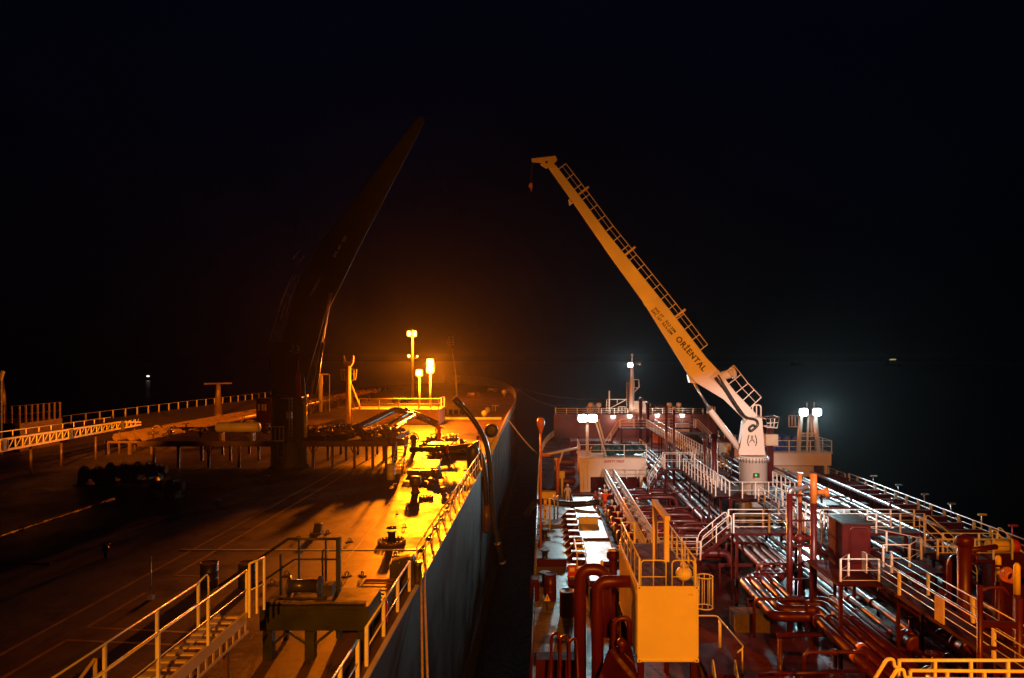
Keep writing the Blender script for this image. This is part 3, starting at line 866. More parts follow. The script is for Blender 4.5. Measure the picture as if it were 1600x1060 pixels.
railing('white rail in front of the lettered deckhouse over the valves', [(6.4, 72.6, 10.1), (10.9, 72.6, 10.1)], sp=1.2, levels=(1., .5), h=.95, pw=.08)
mb = MB()
random.seed(3)
for k in range(26):
    x = 5.6 + k * .2
    mb.sphere((x, 76 + random.uniform(-.5, .5), zt + .55 + random.uniform(0, .35)), .55 + random.uniform(-.1, .15), 8, .9)
tag(mb.build('net_bundle', 'teal'), 'dark blue green bundle of nets piled on the lettered deckhouse roof', 'bundle')
dh = deckhouse('pale deckhouse behind the crane on the outer side', 22.6, 32.0, 78, 83, 11.95, 10.6)
m_ = MB(); m_.box(24, 30, 77.9, 78.0, 9.4, 10.55); m_.build('lower_panel', 'cream', dh)
railing('white rail round the roof of the outer deckhouse', [(22.6, 78, 12.07), (32, 78, 12.07), (32, 83, 12.07)], sp=2.4, levels=(1., .5), h=1.3, pw=.1, r=.035)
c = V((26.6, 80, 12.07))
t = thing('tarpaulin_stack', 'bright blue tarpaulin covered stack on the outer deckhouse roof', 'stack', c)
m_ = MB()
for x in (24.9, 25.8, 26.7, 27.6, 28.5): m_.lathe((x, 79.6 + random.uniform(-.1, .1), 12.08), [(.5, 0), (.55, .1), (.5, 1.1), (.55, 1.6), (.45, 1.75)], 14)
m_.build('drums', 'blue', t)
m_ = MB(); m_.box(24.5, 29.0, 79.9, 80.9, 12.08, 13.9); m_.build('cover', 'blue', t, bevel=.12)
t = thing('roof_crate', 'white edged low crate behind the blue stack on the outer deckhouse', 'crate', (30, 80.6, 12.07))
m_ = MB(); m_.box(29.2, 30.9, 79.9, 81.3, 12.08, 13.6); m_.build('body', 'darksteel', t)
m_ = MB(); m_.bar((29.15, 79.87, 13.66), (30.95, 79.87, 13.66), .12); m_.bar((29.2, 79.87, 12.1), (29.2, 79.87, 13.6), .12); m_.bar((30.9, 79.87, 12.1), (30.9, 79.87, 13.6), .12); m_.build('edge', 'white', t)

def light_tower(label, c, h, legs, lamps, power, aim):
    c = V(c)
    t = thing('light_tower', label, 'light tower', c)
    for (x, y, tx, ty, r) in legs:
        m_ = MB(); m_.tube([c + V((x, y, 0)), c + V((tx, ty, h))], r, 10); m_.build('leg', 'boom', t)
    for lx in lamps:
        floodlight(t, c + V((lx, -.25, h + .3)), 1.05, .9)
        lamp(c + V((lx, -.65, h + .2)), power, WHITE, .3, spot=96, aim=aim, blend=.7)
    return t
c = V((4.75, 75.0, zt + .12))
t = light_tower('tripod light tower with two blazing white lamps on the lettered deckhouse', c, 3.75, [(0, 0, 0, 0, .17), (2.0, 0, .9, 0, .1), (2.3, 1.2, 1.2, 0, .1)], (-.5, .55), 4600, (5, 30, 9.5))
m_ = MB(); m_.bar(c + V((-.9, 0, 3.85)), c + V((1.3, 0, 3.85)), .16); m_.bar(c + V((.1, 0, .3)), c + V((2, 0, .3)), .1); m_.build('crossbar', 'boom', t)
c = V((29.9, 78.9, 12.07))
t = light_tower('four legged light tower with twin blazing white lamps at the outer side', c, 4.1, [(-1.25, 0, -.95, 0, .24), (1.0, 0, .6, 0, .26), (-.4, -.3, -.1, 0, .12), (.9, 1.4, .5, .8, .14)], (-.75, .75), 11500, (31, 38, 9.5))
m_ = MB(); m_.bar(c + V((-1.1, 0, 2.0)), c + V((.8, 0, 2.0)), .2); m_.bar(c + V((-1.1, 0, 4.1)), c + V((.9, 0, 4.1)), .2); m_.build('crossbar', 'boom', t)
m_ = MB()
for x in (-2.3, -1.95, -1.6): m_.tube([c + V((x, 0, 2.75)), c + V((x, 0, 4.0))], .05, 6)
for z in (2.75, 4.0): m_.tube([c + V((-2.3, 0, z)), c + V((-1.1, 0, z))], .05, 6)
m_.build('cage', 'boom', t)
for x in (-.3, .5): m_ = MB(); m_.tube([c + V((x, 0, 4.1)), c + V((x, 0, 5.5))], .07, 6); m_.build('aerial', 'boom', t)

# ------------------------------------------------------------------ white crane
YC = 54.0
cr = thing('deck_crane', 'white hose crane with raised jib lettered on its side', 'crane', at(1177, 768, YC))
def px(poly, Y): return [at(a, b, Y) for a, b in poly]
b0 = at(1177, 768, YC)
r = 1.05
zf = at(1177, 712, YC).z
m_ = MB(); m_.lathe((b0.x, YC, 0), [(r * 1.0, ZR), (r, zf - .25), (r * 1.06, zf - .24), (r * 1.06, zf - .1), (r * .98, zf - .09), (r * .98, zf)], 32); m_.build('pedestal', 'boom', cr)
m_ = MB()
for k in range(30):
    a = 2 * PI * k / 30
    m_.lathe((b0.x + 1.09 * r * math.cos(a), YC + 1.09 * r * math.sin(a), zf - .42), [(.04, 0), (.04, .34)], 6)
m_.build('bolts', 'steel', cr)
house = [(1155, 712), (1196, 712), (1195, 700), (1191, 653), (1172, 652), (1161, 664)]
m_ = MB(); m_.prism(px(house, YC - .95), (.38, 1.9, .1)); hs = m_.build('slewing_house', 'boom', cr, bevel=.06)
up = [(868, 258), (909, 311), (947, 362), (996, 422), (1049, 488), (1105, 561), (1124, 581), (1150, 614), (1184, 650)]
lo = [(1167, 660), (1130, 624), (1087, 598), (1076, 587), (1034, 520), (1005, 473), (960, 411), (926, 362), (890, 310), (856, 262)]
m_ = MB(); m_.prism(px(up + lo, YC - .62), (.22, 1.24, .1)); jib = m_.build('jib', 'boom', cr, bevel=.03)
def rib(p, q, w):
    a, b = at(*p, YC - .66), at(*q, YC - .66)
    return MB().bar(a, b, w, .05, up=(0, 1, 0))
m_ = rib((980, 437), (997, 424), .1); m_.build('weld_band', 'boom', jib)
m_ = MB(); m_.prism(px([(1004, 472), (1020, 458), (1027, 463), (1008, 479)], YC - .66), (0, .035, 0)); m_.build('patch_plate', 'white', jib)
m_ = rib((1083, 590), (1118, 578), .06); m_.build('weld_band', 'boom', jib)
head = [(830, 248), (868, 243.5), (871, 250), (866, 256), (869, 262), (857, 263), (850, 262), (844, 258), (845, 255), (831, 254)]
m_ = MB(); m_.prism(px(head, YC - .7), (0, 1.4, .4)); hd = m_.build('jib_head', 'cream', cr, bevel=.03)
cc = at(854, 253.5, YC - .75); m_ = MB(); m_.lathe(cc, [(.1, -.02), (.1, 1.5)], 12, 'y'); m_.build('sheave_pin', 'darksteel', hd)
m_ = MB(); m_.prism(px([(888, 312), (893, 309), (896, 315), (890, 320)], YC - .3), (0, .5, 0)); m_.build('limit_bracket', 'boom', jib)
m_ = MB(); m_.prism(px([(1075, 586), (1092, 596), (1088, 600), (1078, 598)], YC - .3), (0, .6, 0)); m_.build('cylinder_lug', 'boom', jib)
m_ = MB(); m_.prism(px([(1107, 590), (1122, 578), (1134, 592), (1128, 606)], YC - .66), (0, .04, 0)); m_.build('winch_recess', 'cream', jib)
# luffing cylinder
a, b, c2 = at(1084, 598, YC), at(1109, 641, YC), at(1157, 704, YC)
m_ = MB(); m_.tube([a, b], .09, 12); m_.build('cylinder_rod', 'steel', cr)
m_ = MB(); m_.tube([b, b.lerp(c2, .03), c2], [.26, .24, .24], 16); m_.build('cylinder_barrel', 'boom', cr)
# handrail along the jib's back
def offs(p, q, d):
    v = V((q[0] - p[0], q[1] - p[1], 0)).normalized(); n = V((v.y, -v.x, 0))
    return (n.x * d, n.y * d)
def back(tx, d):                                                     # point on the jib's back at photo x, d pixels out
    for (a_, b_) in zip(up, up[1:]):
        if a_[0] <= tx <= b_[0]:
            f = (tx - a_[0]) / (b_[0] - a_[0]); o = offs(a_, b_, d)
            return (tx + o[0], a_[1] + f * (b_[1] - a_[1]) + o[1])
for Yr in (YC - .5, YC + .5):
    m_ = MB()
    xs = [873 + k * 12.3 for k in range(20)]
    for lvl, rr in ((14, .035), (7, .022)):
        m_.tube([at(*back(x, lvl), Yr) for x in xs if x < 1105], rr, 6)
    hr = m_.build('jib_handrail', 'boom', cr)
    for x in xs:
        if x < 1105:
            m_ = MB(); m_.bar(at(*back(x, -.5), Yr), at(*back(x, 14), Yr), .06); m_.build('post', 'boom', hr)
    m_ = MB()
    lowx = [1128, 1139, 1150, 1161, 1172]
    for lvl, rr in ((24, .04), (12, .03)): m_.tube([at(*back(x, lvl), Yr) for x in lowx], rr, 6)
    hr = m_.build('jib_handrail', 'boom', cr)
    for x in lowx: m_ = MB(); m_.bar(at(*back(x, 0), Yr), at(*back(x, 24), Yr), .07); m_.build('post', 'boom', hr)
for x in (904, 977, 1055):
    m_ = MB(); m_.bar(at(*back(x, -1), YC - .55), at(*back(x, 20), YC - .55), .16, .16); m_.build('line_guide', 'cream', cr)
m_ = MB(); m_.tube(fillet(px([(1176, 650), (1176, 633), (1189, 633), (1189, 652)], YC - .4), .25), .06, 6); m_.tube(px([(1182, 633), (1182, 652)], YC - .4), .05, 6); m_.build('ladder_hoop', 'boom', cr)
# jib winch
cc = at(1140, 584, YC)
m_ = MB(); m_.tube([at(1127, 588, YC), at(1149, 582, YC)], .34, 14); m_.tube([at(1143, 583, YC), at(1148, 582, YC)], .45, 14); m_.build('jib_winch', 'boom', cr)
m_ = MB(); m_.tube(fillet(px([(1118, 590), (1132, 606), (1146, 628), (1158, 646), (1168, 654), (1182, 656), (1185, 664), (1178, 671), (1172, 675), (1170, 669), (1177, 664), (1181, 668)], YC - 1.02), .35), .1, 8); m_.build('hydraulic_hose', 'rubber', cr)
m_ = MB(); m_.tube(fillet(px([(1122, 586), (1138, 612), (1152, 634), (1164, 650)], YC - .72), .3), .06, 8); m_.build('hydraulic_hose', 'rubber', cr)
# emblem of two curved strokes on the house
m_ = MB()
L1 = [(1170.5, 680), (1168.5, 686), (1168, 692), (1170, 697)]
m_.tube(fillet(px(L1, YC - .97), .2), .035, 6); m_.tube(fillet(px([(2 * 1175.2 - a_, b_) for a_, b_ in L1], YC - .97), .2), .035, 6)
m_.tube(px([(1171, 692), (1174, 687), (1174, 681)], YC - .97), .025, 6); m_.tube(px([(1179.4, 692), (1176, 687), (1176, 681)], YC - .97), .025, 6); m_.tube(px([(1172, 689), (1178, 689)], YC - .97), .02, 6)
m_.build('emblem', 'black', hs)
d1 = (at(1092, 567, YC) - at(1058, 527, YC)).normalized(); n1 = V((d1.z, 0, -d1.x)) * -1
if n1.z < 0: n1 = -n1
lettering('ORİENTAL', .60, at(1055, 530, YC - .64), d1, n1, 'black', jib, bold=.018, space=1.14)
lettering('SWL 10T  R3.5-20M', .29, at(1016.5, 486, YC - .64), d1, n1, 'black', jib, bold=.008)
lettering('SWL 5T    R3.5-20M', .29, at(1021.5, 482.5, YC - .64), d1, n1, 'black', jib, bold=.008)
# indicator box on the pedestal
t = thing('indicator_box', 'small dark box with a green light on the crane pedestal', 'control box', at(1181, 745, YC - 1.1))
p0 = at(1182, 743, YC - 1.1); m_ = MB(); m_.cbox(p0, .42, .2, .3); m_.build('casing', 'darksteel', t)
m_ = MB(); m_.sphere(at(1181.3, 743, YC - 1.22), .07, 10); m_.build('indicator_lamp', 'lens_green', t)
p0 = at(1178, 745, YC - 1.08); m_ = MB(); m_.cbox(p0, .12, .1, .3); m_.build('side_plate', 'redbright', t)
# hook on its wires
t = thing('crane_hook', 'small hook block hanging on wires under the white jib head', 'hook', at(829, 296, YC))
m_ = MB(); m_.prism(px([(827, 287), (831.5, 286), (832, 292), (830.5, 297), (829.8, 300), (828.8, 294), (826.4, 291)], YC - .08), (0, .16, 0)); m_.build('block', 'orange', t)
m_ = MB()
for x in (828.6, 830.4): m_.tube(px([(x + 3, 254), (x, 287)], YC), .018, 5)
m_.build('wire', 'darksteel', t)
# platform at the crane foot
t = thing('crane_platform', 'red platform with white rails at the crane pedestal foot', 'platform', (16.2, 54, 12.2))
m_ = MB(); m_.box(13.6, 18.6, 51.6, 56.8, 12.06, 12.2); m_.build('floor', 'red', t)
for x, y in ((13.8, 51.8), (18.4, 51.8), (13.8, 56.6), (18.4, 56.6)): m_ = MB(); m_.bar((x, y, ZR), (x, y, 12.06), .2); m_.build('leg', 'red', t)
rail_parts(t, [(13.7, 56.6, 12.2), (13.7, 53.8, 12.2), (13.7, 51.7, 12.2), (18.5, 51.7, 12.2), (18.5, 56.6, 12.2)], 1.2, (1., .5), 1.0)
# cage platform right of the crane top and plinth
t = thing('cage_platform', 'white cage platform on a red post right of the crane house', 'platform', at(1203, 700, 60))
m_ = MB()
q = [at(1197, 655, 60), at(1218, 652, 60), at(1214, 669, 60), at(1199, 668, 60)]
m_.tube(q, .06, 6, True); m_.tube([v + V((0, 1.6, 0)) for v in q], .06, 6, True)
for v in q: m_.tube([v, v + V((0, 1.6, 0))], .05, 6)
for f in (.33, .66): m_.tube([q[0].lerp(q[1], f), q[3].lerp(q[2], f)], .05, 6)
m_.tube([q[0].lerp(q[3], .5), q[1].lerp(q[2], .5)], .05, 6); m_.build('cage', 'white', t)
m_ = MB(); e = at(1203, 669, 60.8); m_.bar(e, V((e.x, e.y, ZR)), .5); m_.build('post', 'red', t)
m_ = MB(); e = at(1206, 690, 60.2); m_.box(e.x - .5, e.x + .5, e.y - .1, e.y + .6, e.z - .35, e.z + .6); m_.build('panel', 'cream', t)

# ------------------------------------------------------------------ white container by the near valves
x0, x1, y0, y1, z0, z1 = 3.44, 5.67, 25.6, 31.66, 11.45, 14.2
ct = thing('freight_container', 'big white steel container standing on red legs, rails round its top', 'container', ((x0 + x1) / 2, 28.6, z0))
m_ = MB(); m_.box(x0 + .03, x1 - .03, y0 + .03, y1 - .03, z0 + .04, z1 - .03); m_.build('shell', 'box', ct)
m_ = MB()
for x in (x0, x1 - .09):
    for y in (y0, y1 - .09): m_.box(x, x + .09, y, y + .09, z0 + .17, z1 - .17)
for z in (z0, z1 - .1):
    m_.box(x0 + .16, x1 - .16, y0, y0 + .08, z, z + .1); m_.box(x0 + .16, x1 - .16, y1 - .08, y1, z, z + .1)
    m_.box(x0, x0 + .08, y0 + .18, y1 - .18, z, z + .1); m_.box(x1 - .08, x1, y0 + .18, y1 - .18, z, z + .1)
m_.build('frame', 'box', ct, bevel=.012)
for x in (x0 - .012, x1 - .148):
    for y in (y0 - .012, y1 - .168):
        for z in (z0 - .012, z1 - .118):
            m_ = MB(); m_.box(x, x + .16, y, y + .18, z, z + .13); cc = m_.build('corner_casting', 'box', ct, bevel=.012)
            if y < y0: m_ = MB(); m_.lathe((x + .08, y0 - .016, z + .067), [(.03, 0), (.03, .004)], 10, 'y'); m_.build('casting_hole', 'darksteel', cc)
for xa in (x0 - .012, x1 - .03):
    m_ = MB(); m_.box(xa + .015, xa + .025, y0 + .2, y1 - .2, z0 + .14, z1 - .14)
    for k in range(16): y = y0 + .3 + k * .35; m_.box(xa, xa + .042, y, y + .17, z0 + .14, z1 - .14)
    m_.build('side_panel', 'box', ct)
m_ = MB(); m_.box(x0 + .1, x1 - .1, y0 + .1, y1 - .1, z1 - .02, z1 + .012); m_.build('roof_sheet', 'red', ct)
m_ = MB(); m_.box(5.3, 5.48, y0 + .024, y0 + .03, z1 - .34, z1 - .28); m_.build('maker_plate', 'cream', ct)
for x in (x0 + .15, x1 - .15):
    for y in (y0 + .2, y1 - .2): m_ = MB(); m_.bar((x, y, ZR), (x, y, z0 - .02), .22); m_.build('leg', 'red', ct)
rp = thing('container_rail', 'sodium lit white guard rail fitted round the container top', 'railing', (4.66, 28.6, z1))
rail_parts(rp, [(x0 + .1, y0 + .15, z1 + .02), (x0 + .1, y1 - .2, z1 + .02), (4.1, y1 - .2, z1 + .02)], .95, (1., .5), 1.1, pw=.07)
rail_parts(rp, [(x1 - .1, y0 + .15, z1 + .02), (x1 - .1, y1 - .2, z1 + .02), (5.1, y1 - .2, z1 + .02)], .95, (1., .5), 1.1, pw=.07)
for a, b in ((x0 + .14, 4.5), (4.72, x1 - .14)):
    m_ = MB(); m_.tube(fillet([(a, y0 + .1, z1), (a, y0 + .1, z1 + .92), (b, y0 + .1, z1 + .92), (b, y0 + .1, z1)], .16), .028, 8); m_.tube([(a, y0 + .1, z1 + .32), (b, y0 + .1, z1 + .32)], .02, 6); m_.tube([((a + b) / 2, y0 + .1, z1), ((a + b) / 2, y0 + .1, z1 + .92)], .022, 6); m_.build('front_rail', 'railwhite', rp)
t = thing('lifting_frame', 'goalpost shaped lifting frame standing on the container top', 'frame', (4.6, 27.3, z1))
for y in (26.15, 28.9):
    m_ = MB(); m_.bar((4.6, y, z1 + .75 if y < 27 else z1), (4.6, y, z1 + 2.3), .17); m_.build('post', 'box', t)
m_ = MB(); m_.bar((4.6, 26.15, z1), (4.6, 26.15, z1 + .75), .15); m_.build('post_foot', 'darksteel', t)
m_ = MB(); m_.bar((4.6, 25.95, z1 + 2.39), (4.6, 29.1, z1 + 2.39), .2, .16); m_.build('beam', 'box', t)
t = thing('round_float', 'round white float hung inside the front corner of the container rail', 'float', (5.2, 26.0, z1 + .05))
m_ = MB(); m_.sphere((5.2, 25.95, z1 + .36), .3, 20, .85); m_.build('ball', 'box', t)
m_ = MB(); m_.lathe((5.2, 25.95, z1 + .58), [(.14, 0), (.13, .12), (.06, .18), (.05, .3)], 12); m_.build('neck', 'cream', t)
t = thing('ladder_cage', 'round white safety cage of hoops beside the container', 'ladder cage', (6.35, 27.6, 12.6))
m_ = MB()
for z in (12.75, 13.95): m_.ring((6.35, 27.6, z), .32, .026, 'z', 20, 6)
for k in range(9): a = 2 * PI * k / 9; m_.tube([(6.35 + .32 * math.cos(a), 27.6 + .32 * math.sin(a), 12.75), (6.35 + .32 * math.cos(a), 27.6 + .32 * math.sin(a), 13.95)], .016, 6)
m_.build('cage', 'railwhite', t)
m_ = MB(); ladder_mesh(m_, (5.97, 27.6, 10.6), (5.97, 27.6, 14.5), .4, (0, 1, 0)); m_.build('ladder', 'railwhite', t)
# steps and platform right of the container
t = thing('side_platform', 'dark red platform with looped handrail right of the container', 'platform', (6.9, 26.5, 11.0))
m_ = MB(); m_.box(6.0, 7.3, 25.6, 28.4, 10.9, 11.0); m_.box(6.05, 7.25, 25.65, 28.3, ZR, 10.88); m_.build('floor', 'red', t)
m_ = MB(); m_.tube(fillet([(5.95, 28.3, 12.15), (7.0, 28.3, 12.15), (7.35, 25.7, 11.95), (7.1, 25.7, 11.75)], .15), .03, 8); m_.build('handrail', 'railwhite', t)
m_ = MB(); m_.tube([(7.05, 28.0, 11.0), (7.05, 28.0, 12.1)], .06, 6); m_.build('post', 'railwhite', t)
m_ = MB(); m_.tube([(7.3, 25.75, 11), (7.3, 25.75, 11.9)], .03, 6); m_.build('post', 'railwhite', t)
stairs('short red stairs with pale handrails right of the container foot', (6.55, 25.5, 11.0), (6.55, 24.2, 9.3), .8, mat='railwhite', h=.75)
t = thing('timber_box', 'low pale timber box lying between pipes right of the container', 'box', (10.4, 34.9, 9.4))
m_ = MB(); m_.box(9.5, 11.1, 34.6, 35.8, 9.0, 9.85); m_.build('body', 'wood', t)
m_ = MB()
for x in (9.45, 10.25, 11.05): m_.box(x, x + .1, 34.55, 34.598, 9.0, 9.86)
m_.box(9.45, 11.15, 34.54, 34.6, 9.862, 9.94); m_.build('battens', 'wood', t)
# near red machinery below
t = thing('machinery_housing', 'long dark red machinery housing with rounded edge under the container', 'machinery', (6.5, 22, ZR))
m_ = MB(); m_.prism([(3.0, 21.5, ZR), (3.0, 21.5, 10.75), (3.3, 21.5, 11.1), (5.6, 21.5, 11.1), (5.6, 21.5, ZR)], (0, 2.6, 0)); m_.build('casing', 'red', t, bevel=.1)
m_ = MB(); m_.tube(fillet([(2.9, 21.4, 10.2), (3.05, 21.4, 11.15), (5.5, 21.4, 11.2)], .3), .09, 10); m_.build('edge_pipe', 'redpipe', t)
t = thing('red_cabinet', 'dark red cabinet carrying a small lettered sign', 'cabinet', (6.6, 22, ZR))
m_ = MB(); m_.box(5.75, 7.35, 22.3, 24.0, ZR, 12.1 - .95); m_.build('body', 'red', t, bevel=.04)
m_ = MB(); m_.box(6.1, 7.25, 22.2, 22.298, ZR, 11.0); m_.build('door', 'red', t)
m_ = MB(); m_.box(6.33, 7.07, 22.17, 22.197, 10.2, 10.95); sg = m_.build('sign_plate', 'redbright', t)
lettering('NO SMOKING', .105, (6.39, 22.165, 10.76), (1, 0, 0), (0, 0, 1), 'whiteletter', sg, depth=.002)
lettering('NO NAKED LIGHT', .08, (6.39, 22.165, 10.6), (1, 0, 0), (0, 0, 1), 'whiteletter', sg, depth=.002)
t = thing('deck_tank', 'low dark red tank with rounded edges right of the lettered sign', 'tank', (9, 23, ZR))
m_ = MB(); m_.box(7.7, 10.2, 22.0, 24.4, ZR, 11.2); m_.build('body', 'red', t, bevel=.2)
m_ = MB(); m_.tube([(7.6, 24.8, 11.35), (11.5, 24.8, 11.5)], .07, 8); m_.tube([(8.6, 25.5, ZR), (8.6, 25.5, 12.3)], .08, 8); m_.build('pipework', 'redpipe', t)
t = thing('sloping_hood', 'dark red sloping hood left of the container foot', 'hood', (2.6, 25, ZR))
m_ = MB(); m_.add([(1.5, 24.6, ZR), (3.35, 24.6, ZR), (3.35, 27.0, ZR), (1.9, 27.0, ZR), (1.75, 24.7, 10.6), (3.35, 24.7, 11.3), (3.35, 27.0, 11.6), (2.5, 27.0, 11.3)],
                  [(0, 1, 2, 3), (4, 7, 6, 5), (0, 4, 5, 1), (1, 5, 6, 2), (2, 6, 7, 3), (3, 7, 4, 0)]); m_.build('casing', 'red', t)
m_ = MB(); m_.sphere((2.95, 26.3, 11.85), .2, 12); m_.lathe((2.95, 26.3, 11.5), [(.12, 0), (.1, .3)], 10); m_.build('float_cap', 'redpipe', t)
# gooseneck pipes
pipe('thick dark red gooseneck pipe bending into the container side', [(2.15, 27.6, ZR), (2.15, 27.6, 13.75), (3.9, 27.6, 13.75)], .24, 'redpipe', 40, .45, None, 'gooseneck_pipe')
pipe('thick dark red gooseneck pipe arching over behind the first one', [(1.55, 29.2, ZR), (1.55, 29.2, 13.75), (2.6, 29.2, 13.75), (2.6, 29.2, 11.0)], .25, 'redpipe', 40, .5, None, 'gooseneck_pipe')
pipe('thin red looped pipe beside the container lower side', [(2.75, 27.2, ZR), (2.75, 27.2, 12.4), (3.35, 27.2, 12.5), (3.35, 27.2, 11.4)], .1, 'redpipe', 40, .3, None, 'gooseneck_pipe')
t = thing('silver_cylinder', 'slanted shiny steel cylinder between the gooseneck pipes', 'cylinder', (1.95, 28.3, 11))
m_ = MB(); m_.tube([(1.92, 28.5, 13.2), (2.05, 28.0, 11.5)], .1, 12); m_.tube([(2.05, 28.0, 11.5), (2.1, 27.9, 10.4)], .06, 10); m_.build('barrel', 'steel', t)
m_ = MB(); m_.bar((2.1, 27.9, ZR), (2.1, 27.9, 10.5), .14); m_.build('stand', 'red', t)
# red hydrant stand with a cream plate on its cap (yellow ringed)
c = onz(958, 905, ZR + .9); c = V((3.35, 33.6, ZR))
t = thing('hydrant_stand', 'red monitor stand with pale cap and yellow ringed arms left of the container', 'hydrant', c)
m_ = MB(); m_.tube([c, c + V((0, 0, 4.4))], .2, 12); m_.build('post', 'red', t)
m_ = MB(); m_.lathe(c + V((0, 0, 4.4)), [(.22, 0), (.3, .08), (.3, .3), (.2, .42)], 14); m_.build('cap', 'red', t)
m_ = MB(); m_.lathe(c + V((0, 0, 4.84)), [(.26, 0), (.24, .05), (.02, .07)], 14); m_.build('cap_plate', 'cream', t)
for s, mt in ((-1, 'yellow'), (1, 'orange')):
    m_ = MB(); m_.tube([c + V((0, 0, 4.2)), c + V((s * .55, 0, 4.2))], .1, 10); m_.build('arm', 'red', t)
    m_ = MB(); m_.lathe(c + V((s * .55, 0, 4.2)), [(.16, -.05), (.16, .08)], 12, 'x'); m_.build('arm_cap', mt, t)
for s in (-1, 1):
    m_ = MB(); m_.tube([c + V((s * .7, -.3, 0)), c + V((s * .12, 0, 2.4))], .05, 8); m_.build('brace', 'darksteel', t)
t = thing('yellow_hose_coil', 'bright yellow hose coil hung behind the red monitor stand', 'hose', (4.05, 34.6, 11.1))
m_ = MB()
for k in range(3): m_.ring((4.0 + k * .09, 34.4, 11.4), .38 - k * .03, .05, 'y', 18, 6)
m_.build('coil', 'yellow', t)
m_ = MB(); m_.bar((4.1, 34.6, ZR), (4.1, 34.6, 11.9), .1); m_.build('stand', 'red', t)
# items on the side deck
def drum(label, c, r, h, mat, lid=None, group=None):
    c = V(c)
    t = thing('drum', label, 'drum', c, group)
    m_ = MB(); m_.lathe(c, [(r, 0), (r, h * .32), (r * 1.04, h * .34), (r, h * .36), (r, h * .64), (r * 1.04, h * .66), (r, h * .68), (r, h)], 20); m_.build('shell', mat, t)
    m_ = MB(); m_.lathe(c + V((0, 0, h + .004)), [(r * 1.03, -.03), (r * 1.03, .02), (r * .92, .02), (r * .9, .0)], 20); m_.build('lid', lid or mat, t)
    return t
c = onz(860, 938, ZR)
drum('open topped red drum on the side deck near the silver rail', c, .34, 1.5, 'redpipe', 'red')
c = onz(886, 962, ZR)
drum('brown red drum with pale lid beside the gooseneck pipes', c, .4, 1.35, 'red', 'cream')
def fire_box(label, c, w=.5, h=1.9):
    c = V(c)
    t = thing('hose_box', label, 'hose box', c)
    m_ = MB(); m_.box(c.x - w / 2, c.x + w / 2, c.y, c.y + .35, c.z + .7, c.z + h); m_.build('casing', 'redbright', t, bevel=.03)
    m_ = MB(); m_.box(c.x - w * .28, c.x + w * .28, c.y - .015, c.y - .002, c.z + h * .8, c.z + h * .92); m_.box(c.x - w * .28, c.x + w * .28, c.y - .015, c.y - .002, c.z + h * .55, c.z + h * .66); m_.build('lettered_label', 'white', t)
    m_ = MB(); m_.bar((c.x, c.y + .2, c.z), (c.x, c.y + .2, c.z + .7), .14); m_.build('post', 'red', t)
    return t
fire_box('red hose box with two white labels beside the tray brackets', onz(894, 934, ZR))
for lab, a, b in (('yellow warning triangle plate standing nearer the silver rail', 857, 938), ('yellow warning triangle plate standing by the red drum foot', 855, 955)):
    c = onz(a, b, ZR)
    t = thing('warning_plate', lab, 'sign', c, 'yellow warning plates on the side deck')
    m_ = MB(); m_.prism([c + V((-.18, 0, .55)), c + V((.18, 0, .55)), c + V((0, 0, .95))], (0, .03, 0)); m_.build('plate', 'yellow', t)
    m_ = MB(); m_.tube([c + V((0, .04, 0)), c + V((0, .04, .6))], .03, 6); m_.build('post', 'darksteel', t)
    m_ = MB(); m_.prism([c + V((-.02, -.004, .62)), c + V((.02, -.004, .62)), c + V((.03, -.004, .82)), c + V((-.03, -.004, .82))], (0, .002, 0)); m_.build('mark', 'black', t)
c = onz(859, 829, ZR)
t = thing('yellow_post', 'yellow post with round base ring standing on the wet side deck', 'post', c)
m_ = MB(); m_.tube([c, c + V((0, 0, 2.6))], .09, 10); m_.build('shaft', 'yellow', t)
m_ = MB(); m_.ring(c + V((0, 0, .05)), .42, .06, 'z', 20, 6); m_.build('base_ring', 'darksteel', t)
c = onz(852, 815, ZR)
t = thing('yellow_marker_row', 'row of small orange markings on a board by the yellow post', 'board', c)
m_ = MB(); m_.box(c.x - .12, c.x + .12, c.y, c.y + .05, c.z + .1, c.z + 2.3); m_.build('board', 'yellow', t)
m_ = MB()
for k in range(4): m_.box(c.x - .08, c.x + .08, c.y - .012, c.y - .002, c.z + .3 + k * .5, c.z + .5 + k * .5)
m_.build('marks', 'orange', t)
c = onz(851, 838, ZR)
t = thing('deck_plug', 'small yellow domed plug on the wet side deck', 'plug', c)
m_ = MB(); m_.lathe(c, [(.3, 0), (.3, .12), (.2, .25), (.05, .32)], 14); m_.build('dome', 'yellow', t)
m_ = MB(); m_.tube([c + V((-.25, 0, .12)), c + V((-.75, .1, .1))], .05, 6); m_.build('stub', 'darksteel', t)
# transverse bulwark step and black deck hose
for q, lab in (((-.4, 1.6, 47.2, 47.5, ZR + .01, ZR + .5), 'thin low dark coaming crossing the wet side deck ahead of the red drum'), ((-.4, 1.9, 25.6, 26.6, ZR + .01, ZR + .9), 'dark red coaming block crossing the side deck nearest the camera'), ((-.3, 1.85, 30.3, 31.2, ZR + .01, ZR + 1.0), 'dark red coaming block crossing the side deck under the red drum')):
    mb = MB(); mb.box(*q); tag(mb.build('deck_coaming', 'red', bevel=.03), lab, 'coaming')
t = thing('cargo_hose', 'black cargo hose lying from the tanker rail to the manifold', 'hose', (2, 61.5, ZR + .5))
m_ = MB(); m_.tube(fillet([(-1.5, 62, 8.6), (-.7, 61.8, 9.9), (.3, 61.6, 10.0), (2.4, 61.2, 9.75), (5.0, 60.4, 10.15)], 1.2, 8), .27, 12); m_.build('hose_body', 'rubber', t)
m_ = MB(); m_.lathe((4.9, 60.43, 10.12), [(.42, -.05), (.42, .05)], 16, 'x'); m_.build('flange', 'steel', t)
